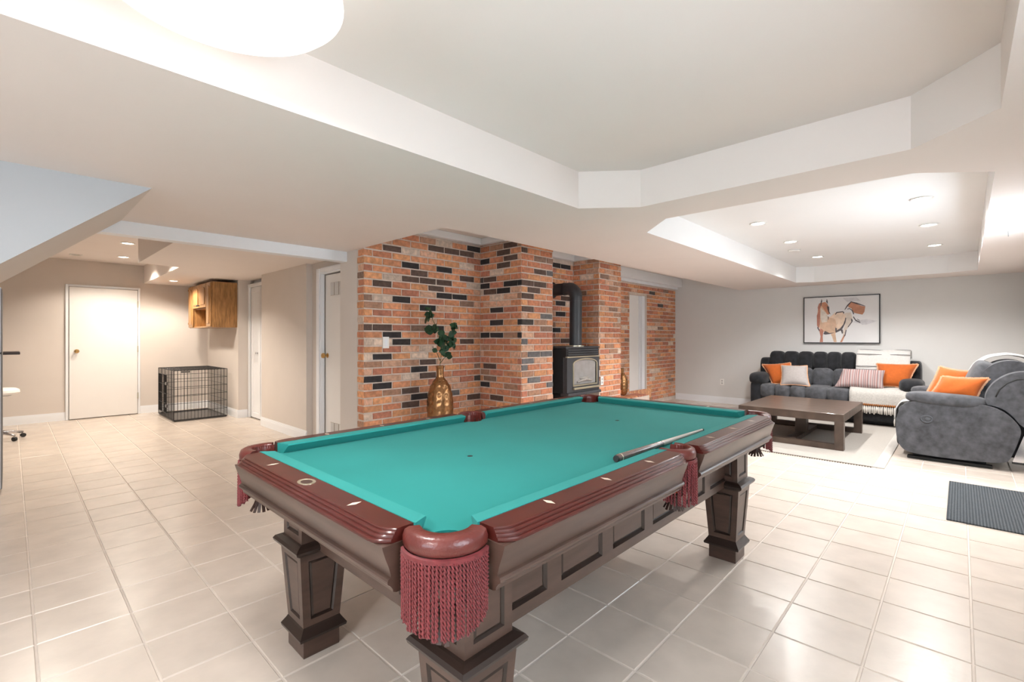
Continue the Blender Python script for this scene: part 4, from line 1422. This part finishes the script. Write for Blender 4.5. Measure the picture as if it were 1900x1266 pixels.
for k in range(5):
    a = 2 * PI * k / 5 + 0.35
    ex, ey = SXc + 0.235 * math.cos(a), SYc + 0.235 * math.sin(a)
    lg = MB().tube([(SXc, SYc, 0.1), (SXc + 0.12 * math.cos(a), SYc + 0.12 * math.sin(a), 0.088), (ex, ey, 0.066)], [0.022, 0.018, 0.013], 8).build('base_leg', chrome, so, smooth=True)
    MB().tube([(ex - 0.014 * math.sin(a), ey + 0.014 * math.cos(a), 0.026), (ex + 0.014 * math.sin(a), ey - 0.014 * math.cos(a), 0.026)], 0.025, 14).build('castor', rubber, lg, autosmooth=0.6)

# ================================================================== LOUNGE
rug = thing('area_rug', 'oatmeal woven rug with dark fringed edge under the coffee table', 'rug', (7.0, 1.5, 0))
RX0, RX1, RY0, RY1 = 5.64, 8.26, 0.52, 2.62
bx(RX0, RX1, RY0 + 0.085, RY1 - 0.085, 0.0005, 0.009).build('rug_field', rug_mat, rug)
bx(RX0, RX1, RY0, RY0 + 0.085, 0.0005, 0.0095).build('rug_border', rug_edge, rug)
bx(RX0, RX1, RY1 - 0.085, RY1, 0.0005, 0.0095).build('rug_border', rug_edge, rug)
for X_, s_ in ((RX0, -1), (RX1, 1)):
    mb = MB()
    n = 88
    for k in range(n):
        y = RY0 + 0.09 + (RY1 - RY0 - 0.18) * (k + 0.5) / n
        mb.box(min(X_, X_ + s_ * 0.022), max(X_, X_ + s_ * 0.022), y - 0.0055, y + 0.0055, 0.0005, 0.007)
    mb.build('fringe', fringe_dark, rug)
tag(bx(4.36, 5.53, -0.53, 0.07, 0.0005, 0.010).build('floor_mat', mat_grey, None, bevel=0.003), 'dark grey ribbed floor mat lying on the tiles', 'mat')

ct = thing('coffee_table', 'low walnut coffee table with open frame legs on the rug', 'coffee table', (6.87, 1.45, 0.01))
TX0, TX1, TY0, TY1, TZ = 6.17, 7.55, 0.915, 1.99, 0.404
bx(TX0, TX1, TY0, TY1, TZ - 0.088, TZ).build('table_top', coffee_wood, ct, bevel=0.004)
for x in (TX0, TX1 - 0.085):
    for y in (TY0, TY1 - 0.085):
        bx(x, x + 0.085, y, y + 0.085, 0.0095, TZ - 0.088).build('leg', coffee_wood, ct, bevel=0.003)
    bx(x, x + 0.085, TY0 + 0.085, TY1 - 0.085, 0.0095, 0.07).build('floor_rail', coffee_wood, ct, bevel=0.003)
bx(TX0 + 0.085, TX1 - 0.085, 1.40, 1.51, 0.0095, 0.06).build('cross_rail', coffee_wood, ct, bevel=0.003)
bx(6.80, 6.93, 1.395, 1.515, 0.06, TZ - 0.088).build('centre_post', coffee_wood, ct, bevel=0.003)

# ---- reclining sofa, facing -x
sofa = thing('recliner_sofa', 'charcoal suede three seat reclining sofa below the horse painting', 'sofa', (8.7, 1.4, 0))


def channels(name, x0, x1, y0, y1, z0, z1, n, m, e=0.45, tilt=0.0, parent=sofa, axis='y'):
    mb = MB()
    rot = Matrix.Rotation(tilt, 3, 'Y')
    w_ = (y1 - y0) / n
    for k in range(n):
        c = Vector(((x0 + x1) / 2, y0 + (k + 0.5) * w_, (z0 + z1) / 2))
        mb.soft(c, (x1 - x0, w_ * 1.06, z1 - z0), e, 24, 12, rot)
    return mb.build(name, m, parent, smooth=True)


SEATS = [(1.712, 2.335), (1.155, 1.708), (0.535, 1.150)]
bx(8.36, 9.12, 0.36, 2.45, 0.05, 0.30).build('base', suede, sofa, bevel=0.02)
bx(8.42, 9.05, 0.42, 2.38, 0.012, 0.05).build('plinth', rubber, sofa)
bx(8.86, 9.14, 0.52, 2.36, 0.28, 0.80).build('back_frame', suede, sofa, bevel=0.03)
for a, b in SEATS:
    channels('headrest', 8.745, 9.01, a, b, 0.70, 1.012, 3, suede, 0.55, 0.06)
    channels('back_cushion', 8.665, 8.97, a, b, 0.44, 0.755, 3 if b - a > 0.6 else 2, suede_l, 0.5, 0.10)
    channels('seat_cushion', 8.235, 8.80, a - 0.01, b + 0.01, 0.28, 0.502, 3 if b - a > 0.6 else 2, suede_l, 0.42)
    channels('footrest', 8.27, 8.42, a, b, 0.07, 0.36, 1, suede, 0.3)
for y0, y1, yo in ((2.325, 2.475, 1), (0.40, 0.545, -1)):
    MB().soft((8.90, (y0 + y1) / 2, 0.62), (0.33, 0.155, 0.56), 0.35, 24, 12).build('wing', suede, sofa, smooth=True)
    arm = MB().soft((8.62, (y0 + y1) / 2 + yo * 0.005, 0.285), (0.72, 0.175, 0.50), 0.25, 28, 12).build('arm', suede, sofa, smooth=True)
    MB().soft((8.50, (y0 + y1) / 2 - yo * 0.01, 0.575), (0.56, 0.27, 0.19), 0.62, 28, 12).build('arm_pad', suede, arm, smooth=True)

# ---- pillows
def pillow(label, corners, thick, m, lean=0.10, fringe=None, cat='pillow', wig=0.09, name='pillow', xoff=0.0, fr_w=0.013):
    """corners: TL, TR, BR, BL in world space"""
    TL, TR, BR, BL = (Vector(p) for p in corners)
    c = (TL + TR + BR + BL) / 4
    t = thing(name, label, cat, tuple(c), None)
    n = 18
    nrm = (TR - TL).cross(BL - TL).normalized()
    vs, fs = [], []

    def pos(u, v):
        uu = u * (1 - wig * (1 - v * v) * abs(u))
        vv = v * (1 - wig * (1 - u * u) * abs(v))
        a, b = (uu + 1) / 2, (vv + 1) / 2
        return TL.lerp(TR, a).lerp(BL.lerp(BR, a), b)
    for sgn in (1, -1):
        for j in range(n + 1):
            for i in range(n + 1):
                u, v = -1 + 2 * i / n, -1 + 2 * j / n
                h = thick / 2 * (max(0, (1 - u * u) * (1 - v * v))) ** 0.42
                h *= 1 + 0.05 * math.sin(5 * u + 3 * v)
                vs.append(pos(u, v) + nrm * sgn * h)
    N1 = (n + 1) ** 2
    for j in range(n):
        for i in range(n):
            p = j * (n + 1) + i
            fs.append((p, p + 1, p + n + 2, p + n + 1))
            fs.append((N1 + p, N1 + p + n + 1, N1 + p + n + 2, N1 + p + 1))
    MB().add(vs, fs).build('cushion_cover', m, t, smooth=True)
    if fringe:
        mb = MB()
        per = []
        k = 34
        for i in range(k):
            per.append((-1 + 2 * i / k, -1))
        for i in range(k):
            per.append((1, -1 + 2 * i / k))
        for i in range(k):
            per.append((1 - 2 * i / k, 1))
        for i in range(k):
            per.append((-1, 1 - 2 * i / k))
        for i, (u, v) in enumerate(per):
            p = pos(u, v)
            q = pos(*per[(i + 1) % len(per)])
            out = (p - c).normalized()
            tdir = (q - p)
            ed = tdir.cross(nrm)
            if ed.dot(out) < 0:
                ed = -ed
            ed = (ed.normalized() * 0.8 + out * 0.2).normalized()
            l_ = fr_w * random.uniform(0.8, 1.15)
            a0, a1 = p - ed * 0.004, p + tdir * 0.86 - ed * 0.004
            b0, b1 = p + ed * l_ + tdir * 0.06, p + tdir * 0.8 + ed * l_
            h = nrm * 0.0045
            mb.add([a0 - h, a1 - h, b1 - h * 0.4, b0 - h * 0.4, a0 + h, a1 + h, b1 + h * 0.4, b0 + h * 0.4], [(3, 2, 1, 0), (4, 5, 6, 7), (0, 1, 5, 4), (1, 2, 6, 5), (2, 3, 7, 6), (3, 0, 4, 7)])
        mb.build('fringe', fringe, t)
    return t


pillow('orange fringed pillow leaning on the far arm of the sofa', [(8.60, 2.40, 0.785), (8.63, 1.99, 0.83), (8.42, 1.86, 0.49), (8.40, 2.19, 0.495)], 0.17, orange, fringe=peach)
pillow('pale grey fringed pillow in front of the orange sofa pillow', [(8.48, 2.085, 0.795), (8.49, 1.725, 0.80), (8.30, 1.655, 0.50), (8.28, 2.045, 0.495)], 0.15, pgrey, fringe=peach, fr_w=0.010)


def stripe_mat():
    m = bpy.data.materials.new('striped_lumbar_cotton')
    m.use_nodes = True
    N, L = m.node_tree.nodes, m.node_tree.links
    b = N['Principled BSDF']
    b.inputs['Roughness'].default_value = 0.9
    tc = N.new('ShaderNodeTexCoord')
    sp = N.new('ShaderNodeSeparateXYZ')
    L.new(tc.outputs['Object'], sp.inputs[0])
    mu = N.new('ShaderNodeMath')
    mu.operation = 'MULTIPLY'
    mu.inputs[1].default_value = 9.5
    L.new(sp.outputs['Y'], mu.inputs[0])
    fr_ = N.new('ShaderNodeMath')
    fr_.operation = 'FRACT'
    L.new(mu.outputs[0], fr_.inputs[0])
    cr = N.new('ShaderNodeValToRGB')
    cr.color_ramp.interpolation = 'CONSTANT'
    els = [(0, (0.372, 0.312, 0.300)), (0.12, (0.120, 0.084, 0.090)), (0.18, (0.384, 0.216, 0.198)), (0.30, (0.420, 0.360, 0.348)), (0.38, (0.180, 0.102, 0.102)), (0.46, (0.396, 0.270, 0.252)), (0.60, (0.150, 0.102, 0.108)), (0.66, (0.396, 0.324, 0.312)), (0.80, (0.288, 0.156, 0.150)), (0.90, (0.408, 0.300, 0.282))]
    r = cr.color_ramp
    while len(r.elements) < len(els):
        r.elements.new(0.5)
    for e, (p, c) in zip(r.elements, els):
        e.position = p
        e.color = (*c, 1)
    L.new(fr_.outputs[0], cr.inputs[0])
    L.new(cr.outputs[0], b.inputs['Base Color'])
    return m


pillow('long pink and grey striped lumbar pillow on the sofa', [(8.47, 1.265, 0.775), (8.47, 0.77, 0.775), (8.33, 0.775, 0.525), (8.31, 1.345, 0.515)], 0.15, stripe_mat(), wig=0.05)
pillow('orange fringed pillow beside the striped lumbar pillow', [(8.66, 0.885, 0.86), (8.66, 0.425, 0.865), (8.47, 0.53, 0.54), (8.48, 0.86, 0.54)], 0.17, orange, fringe=peach)


# ---- throws
def sheet(path, across, ripple=0.006, n=14, sub=5):
    """path: list of points (Vector) along the length; across: (start, end) offset vectors"""
    pts = []
    for i in range(len(path) - 1):
        for k in range(sub):
            pts.append(path[i].lerp(path[i + 1], k / sub))
    pts.append(path[-1])
    for _ in range(2):
        pts = [pts[0]] + [(pts[i - 1] + pts[i] * 2 + pts[i + 1]) / 4 for i in range(1, len(pts) - 1)] + [pts[-1]]
    vs, fs = [], []
    for j, p in enumerate(pts):
        tdir = (pts[min(j + 1, len(pts) - 1)] - pts[max(j - 1, 0)]).normalized()
        nr = tdir.cross((across[1] - across[0]).normalized())
        for i in range(n + 1):
            f = i / n
            vs.append(p + across[0].lerp(across[1], f) + nr * ripple * math.sin(f * 9 + j * 0.12))
    for j in range(len(pts) - 1):
        for i in range(n):
            a = j * (n + 1) + i
            fs.append((a, a + 1, a + n + 2, a + n + 1))
    return MB().add(vs, fs), pts


th = thing('throw_blanket', 'cream knit throw with stripes and rust tassels draped over the sofa', 'throw', (8.5, 0.84, 0.6))
V = lambda x, z: Vector((x, 0, z))
path_back = [V(9.06, 0.93), V(9.05, 1.02), V(8.95, 1.052), V(8.84, 1.045), V(8.75, 0.99), V(8.69, 0.86), V(8.655, 0.74), V(8.625, 0.60), V(8.59, 0.545)]
path_seat = [V(8.59, 0.545), V(8.5, 0.525), V(8.36, 0.525), V(8.25, 0.51), V(8.205, 0.46), V(8.198, 0.38), V(8.20, 0.30)]
ac = (Vector((0, 1.135, 0)), Vector((0, 0.515, 0)))
ob_, pb = sheet(path_back, ac)
ob_.build('throw_upper', throw_white, th, smooth=True, solid=0.010)
ob_, ps = sheet(path_seat, (Vector((0, 1.15, 0)), Vector((0, 0.47, 0))))
ob_.build('throw_seat', cream_knit, th, smooth=True, solid=0.012)
for f in (0.36, 0.50, 0.68, 0.73):
    k = int(f * (len(pb) - 1))
    st_, _ = sheet([pb[k] + (pb[k + 1] - pb[k]) * q for q in (0, 0.33)], (ac[0] + Vector((-0.009, 0, 0.006)), ac[1] + Vector((-0.009, 0, 0.006))), sub=1)
    st_.build('stripe', stripe_grey, th, solid=0.005)
mb, m2 = MB(), MB()
for k in range(30):
    y = 1.14 - 0.66 * (k + 0.5) / 30
    m2.soft((8.192, y, 0.302), (0.026, 0.019, 0.036), 0.9, 8, 6)
    x = 8.197 + random.uniform(-0.004, 0.004)
    mb.tube([(x, y, 0.295), (x, y + random.uniform(-0.004, 0.004), 0.25), (x, y + random.uniform(-0.006, 0.006), 0.185 + random.uniform(-0.012, 0.012))], [0.006, 0.0105, 0.0085], 6)
mb.build('tassels', tassel_white, th, smooth=True)
m2.build('tassel_knots', tassel_rust, th, smooth=True)

# ---- recliner chair facing +y
rc = thing('recliner_chair', 'charcoal suede recliner armchair with side latch beside the rug', 'armchair', (6.75, 0.0, 0))
def chaikin(poly, n=2):
    for _ in range(n):
        q = []
        for i in range(len(poly)):
            a, b = poly[i], poly[(i + 1) % len(poly)]
            q += [(a[0] * 0.75 + b[0] * 0.25, a[1] * 0.75 + b[1] * 0.25), (a[0] * 0.25 + b[0] * 0.75, a[1] * 0.25 + b[1] * 0.75)]
        poly = q
    return poly


SIDE = [(0.40, 0.075), (0.455, 0.125), (0.480, 0.21), (0.487, 0.33), (0.478, 0.43), (0.45, 0.52), (0.40, 0.575), (0.30, 0.600), (0.1, 0.605), (-0.12, 0.605), (-0.22, 0.590), (-0.31, 0.535), (-0.38, 0.45), (-0.405, 0.385), (-0.375, 0.26), (-0.335, 0.13), (-0.31, 0.085), (-0.2, 0.066), (0.1, 0.058), (0.3, 0.062)]
for xa, xb in ((6.285, 6.475), (7.025, 7.215)):
    arm = MB().prism(chaikin(SIDE), lambda u, v, t: (t, u, v), xa, xb).build('arm', suede_l, rc, bevel=0.022, autosmooth=0.9)
    mb = MB()
    mb.soft(((xa + xb) / 2 - 0.003, 0.115, 0.625), (0.235, 0.60, 0.125), 0.6, 30, 12, Matrix.Rotation(0.03, 3, 'X'))
    mb.build('arm_pad', suede_l, arm, smooth=True)
    if xa < 6.5:
        cy0, cz0 = 0.245, 0.423
        mb = MB()
        ring = [(cy0 + 0.043 * math.cos(2 * PI * k / 28), cz0 + 0.033 * math.sin(2 * PI * k / 28)) for k in range(29)]
        mb.tube([(xa - 0.004, a, b) for a, b in ring], 0.007, 8)
        mb.build('latch_ring', dark_edge, arm, smooth=True)
        mb = MB().prism([(cy0 + 0.036 * math.cos(2 * PI * k / 24), cz0 + 0.027 * math.sin(2 * PI * k / 24)) for k in range(24)], lambda u, v, t: (t, u, v), xa - 0.006, xa + 0.01)
        mb.build('latch_cup', stove_grey, arm)
        MB().soft((xa - 0.007, cy0 - 0.008, cz0 - 0.001), (0.008, 0.040, 0.036), 0.8, 14, 8).build('latch_lever', dark_edge, arm, smooth=True)
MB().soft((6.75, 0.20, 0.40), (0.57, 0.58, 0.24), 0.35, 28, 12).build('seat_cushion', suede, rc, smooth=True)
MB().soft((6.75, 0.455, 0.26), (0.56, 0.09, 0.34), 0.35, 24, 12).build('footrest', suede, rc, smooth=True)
BACK = [(-0.10, 0.50), (-0.085, 0.66), (-0.115, 0.82), (-0.17, 0.93), (-0.25, 1.00), (-0.35, 1.025), (-0.46, 0.995), (-0.535, 0.90), (-0.565, 0.75), (-0.555, 0.58), (-0.50, 0.47), (-0.43, 0.41), (-0.33, 0.49), (-0.22, 0.55)]
MB().prism(chaikin(BACK), lambda u, v, t: (t, u, v), 6.47, 7.03).build('backrest', suede_l, rc, bevel=0.04, autosmooth=0.9)
WING = [(-0.175, 0.60), (-0.165, 0.68), (-0.20, 0.78), (-0.27, 0.865), (-0.36, 0.92), (-0.46, 0.93), (-0.55, 0.87), (-0.585, 0.74), (-0.575, 0.58), (-0.50, 0.46), (-0.42, 0.395), (-0.33, 0.545), (-0.24, 0.597)]
cw = [sum(p[0] for p in WING) / len(WING) - 0.04, sum(p[1] for p in WING) / len(WING)]
for xa, xb, xo in ((6.31, 6.48, 6.31), (7.02, 7.19, 7.19)):
    wg = MB().prism(chaikin(WING), lambda u, v, t: (t, u, v), xa, xb).build('back_wing', suede_l, rc, bevel=0.03, autosmooth=0.9)
    ins = [(cw[0] + (u - cw[0]) * 0.70, cw[1] + (v - cw[1]) * 0.72) for u, v in WING]
    MB().tube([(xo, u, v) for u, v in ins[1:9]], 0.006, 6).build('piping', rubber, wg, smooth=True)
MB().soft((6.75, -0.135, 0.85), (0.56, 0.17, 0.32), 0.55, 28, 12, Matrix.Rotation(0.42, 3, 'X')).build('head_pillow', suede_l, rc, smooth=True)
MB().soft((6.53, -0.12, 0.64), (0.16, 0.20, 0.20), 0.7, 20, 10).build('back_bolster', suede_l, rc, smooth=True)
bx(6.40, 7.10, -0.18, 0.36, 0.018, 0.075).build('base_frame', rubber, rc, bevel=0.01)
bx(6.34, 6.40, -0.22, 0.40, 0.0, 0.03).build('floor_runner', rubber, rc, bevel=0.006)
bx(7.10, 7.16, -0.22, 0.40, 0.0, 0.03).build('floor_runner', rubber, rc, bevel=0.006)
mb = MB()
mb.prism([(-0.345, 0.085), (-0.42, 0.085), (-0.50, 0.33), (-0.455, 0.37), (-0.425, 0.36)], lambda u, v, t: (t, u, v), 6.33, 6.345)
mb.build('recline_link', chrome, rc)
MB().tube([(6.338, -0.345, 0.085), (6.338, -0.425, 0.085)], 0.012, 8).build('link_pin', rubber, rc)
MB().tube([(6.335, -0.42, 0.09), (6.335, -0.50, 0.33), (6.335, -0.50, 0.42)], 0.006, 8).build('link_rod', rubber, rc, smooth=True)
mb = bx(6.5, 7.0, -0.50, -0.30, 0.10, 0.45)
mb.build('back_panel', suede, rc, bevel=0.02)

pillow('orange fringed pillow standing at the back of the recliner seat', [(6.86, 0.16, 0.925), (6.86, -0.13, 0.885), (6.70, 0.06, 0.56), (6.70, 0.30, 0.565)], 0.15, orange, fringe=peach)
pillow('orange fringed pillow at the front of the recliner seat', [(6.46, 0.135, 0.845), (6.45, -0.20, 0.845), (6.40, -0.11, 0.63), (6.42, 0.24, 0.64)], 0.15, orange, fringe=peach)
t2 = thing('throw_blanket', 'white throw draped over the recliner back and seat', 'throw', (6.78, 0.0, 0.6))
W = lambda y, z: Vector((0, y, z))
pth = [W(0.525, 0.34), W(0.515, 0.45), W(0.47, 0.53), W(0.35, 0.55), W(0.15, 0.55), W(-0.01, 0.56), W(-0.045, 0.68), W(-0.05, 0.83), W(-0.105, 0.96), W(-0.2, 1.045), W(-0.34, 1.075), W(-0.47, 1.045), W(-0.56, 0.93), W(-0.59, 0.8)]
sh, pp = sheet(pth, (Vector((6.70, 0, 0)), Vector((7.02, 0, 0))), 0.008)
sh.build('throw_cloth', throw_white, t2, smooth=True, solid=0.010)
mb = MB()
for k in range(18):
    x = 6.71 + 0.30 * (k + 0.5) / 18
    mb.tube([(x, 0.527, 0.345), (x, 0.53, 0.30), (x + random.uniform(-0.005, 0.005), 0.528, 0.255)], [0.005, 0.008, 0.006], 6)
mb.build('tassels', tassel_white, t2, smooth=True)

# ---- painting
art = thing('framed_painting', 'white canvas painting of a galloping brown horse in a thin black frame', 'painting', (XW, 1.403, 1.525))
PY0, PY1, PZ0, PZ1 = 0.893, 1.913, 1.143, 1.906
ft = 0.013
bx(XW - 0.032, XW - 0.002, PY0 + ft, PY1 - ft, PZ0 + ft, PZ1 - ft).build('canvas', canvas, art)
for a in ((PY0, PY0 + ft, PZ0, PZ1), (PY1 - ft, PY1, PZ0, PZ1), (PY0 + ft, PY1 - ft, PZ0, PZ0 + ft), (PY0 + ft, PY1 - ft, PZ1 - ft, PZ1)):
    bx(XW - 0.04, XW - 0.002, *a).build('frame_bar', frame_black, art)
PAINTS = {}
def paint(rgb):
    if rgb not in PAINTS:
        lin = tuple((c / 255) ** 2.2 * 0.92 for c in rgb)
        PAINTS[rgb] = M('paint_%d_%d_%d' % rgb, lin, 0.7, var=0.12, vscale=18)
    return PAINTS[rgb]


TAN, RUST, BROWN_, DK, CREAM, BUFF, HIND, WASH = (219, 183, 155), (186, 126, 108), (196, 138, 110), (92, 86, 88), (224, 213, 199), (229, 203, 180), (218, 204, 190), (206, 204, 206)
STROKES = [(WASH, [(1000, 165), (1300, 150), (1400, 235), (1250, 230), (1100, 255)]), (WASH, [(1200, 700), (1500, 640), (1750, 680), (1500, 770)]), (WASH, [(1400, 740), (1470, 730), (1480, 760), (1420, 770)]),
           (BROWN_, [(1190, 240), (1280, 290), (1400, 340), (1490, 360), (1470, 480), (1430, 540), (1330, 520), (1250, 500), (1190, 400), (1120, 370), (1130, 300)]),
           (HIND, [(1040, 500), (1180, 490), (1220, 640), (1130, 800), (1090, 880), (1050, 1000), (1000, 1060), (1010, 900), (1040, 780), (1060, 640)]),
           (BUFF, [(700, 600), (830, 490), (1000, 475), (1060, 560), (1060, 700), (980, 850), (850, 910), (780, 760)]),
           (TAN, [(500, 270), (600, 250), (650, 300), (640, 420), (640, 560), (700, 600), (830, 640), (860, 760), (840, 960), (730, 970), (600, 950), (480, 870), (420, 760), (400, 600), (430, 400), (450, 300)]),
           (CREAM, [(495, 385), (600, 480), (660, 560), (640, 700), (520, 720), (485, 600)]),
           (RUST, [(490, 270), (450, 290), (420, 380), (440, 470), (400, 560), (405, 780), (440, 860), (470, 760), (480, 560), (470, 430), (500, 330)]),
           (BROWN_, [(520, 270), (600, 255), (650, 300), (690, 380), (700, 520), (660, 545), (610, 480), (560, 400), (510, 340)]),
           (DK, [(640, 345), (690, 360), (690, 460), (722, 532), (690, 512), (650, 420)]),
           (DK, [(1060, 600), (1077, 620), (1060, 720), (1000, 850), (940, 905), (840, 950), (840, 905), (940, 850), (1010, 760), (1040, 680)]),
           (DK, [(940, 880), (1000, 870), (1005, 950), (985, 980), (965, 920)]),
           (DK, [(1180, 240), (1310, 272), (1490, 345), (1490, 356), (1300, 302), (1190, 262), (1110, 352), (1050, 432), (1038, 422), (1100, 320)]),
           (DK, [(1100, 405), (1150, 393), (1220, 440), (1252, 520), (1235, 540), (1200, 452), (1150, 412), (1100, 422)]),
           (DK, [(1240, 575), (1290, 655), (1385, 705), (1385, 727), (1280, 682), (1226, 600)]), (DK, [(1310, 630), (1370, 665), (1365, 680), (1315, 650)]),
           (DK, [(826, 525), (860, 478), (1000, 462), (1034, 480), (1022, 532), (1000, 484), (870, 502), (838, 542)]),
           (RUST, [(450, 860), (560, 900), (540, 1030), (548, 1160), (470, 1160), (490, 1030)]), (TAN, [(720, 960), (830, 955), (862, 1160), (800, 1160), (760, 1040)]),
           (BROWN_, [(1000, 1040), (1066, 950), (1040, 1035), (985, 1160), (938, 1160)]), (DK, [(1066, 880), (1085, 890), (1060, 1010), (1010, 1070), (1040, 1000)]),
           (DK, [(590, 905), (700, 955), (825, 940), (700, 978), (600, 990), (556, 976)]), (DK, [(425, 800), (470, 900), (460, 920), (410, 840)]), (RUST, [(480, 850), (530, 870), (560, 910), (520, 905)]),
           (DK, [(830, 830), (870, 850), (860, 930), (835, 940)]), (DK, [(660, 580), (680, 590), (676, 660), (662, 640)]),
           (DK, [(1180, 620), (1222, 660), (1216, 700), (1120, 830), (1110, 815), (1190, 700)]),
           (DK, [(495, 250), (515, 180), (531, 232), (516, 268), (505, 345), (490, 350)]), (DK, [(620, 252), (635, 176), (656, 232), (662, 300), (640, 272)])]
cols_ = []
mb = MB()
for i, (rgb, poly) in enumerate(STROKES):
    if rgb not in cols_:
        cols_.append(rgb)
    mb.m = cols_.index(rgb)
    pts = []
    for x, y in poly:
        u = (x - 80) / 1720
        top, bot = 150 - 75 * u, 1180 + 10 * u
        v = (y - top) / (bot - top)
        pts.append((PY1 - u * (PY1 - PY0), max(PZ0 + ft, PZ1 - v * (PZ1 - PZ0))))
    X_ = XW - 0.0322 - 0.00012 * (i + 1)
    mb.add([(X_, a, b) for a, b in pts], [tuple(t) for t in tessellate_polygon([[Vector((a, b, 0)) for a, b in pts]])])
mb.build('painted_horse', [paint(c) for c in cols_], art)
hk = thing('ceiling_hook', 'tiny white screw hook in the ceiling above the recliner', 'hook', (5.526, -0.281, ZC))
MB().tube([(5.526, -0.281, ZC), (5.526, -0.281, ZC - 0.02), (5.536, -0.281, ZC - 0.035), (5.526, -0.281, ZC - 0.047), (5.514, -0.281, ZC - 0.038)], 0.003, 8).build('hook_wire', plate_grey, hk, smooth=True)
MB().lathe([(0.012, -0.001), (0.012, -0.004), (0.005, -0.005)], (5.526, -0.281, ZC), 16).build('hook_plate', white_plastic, hk)
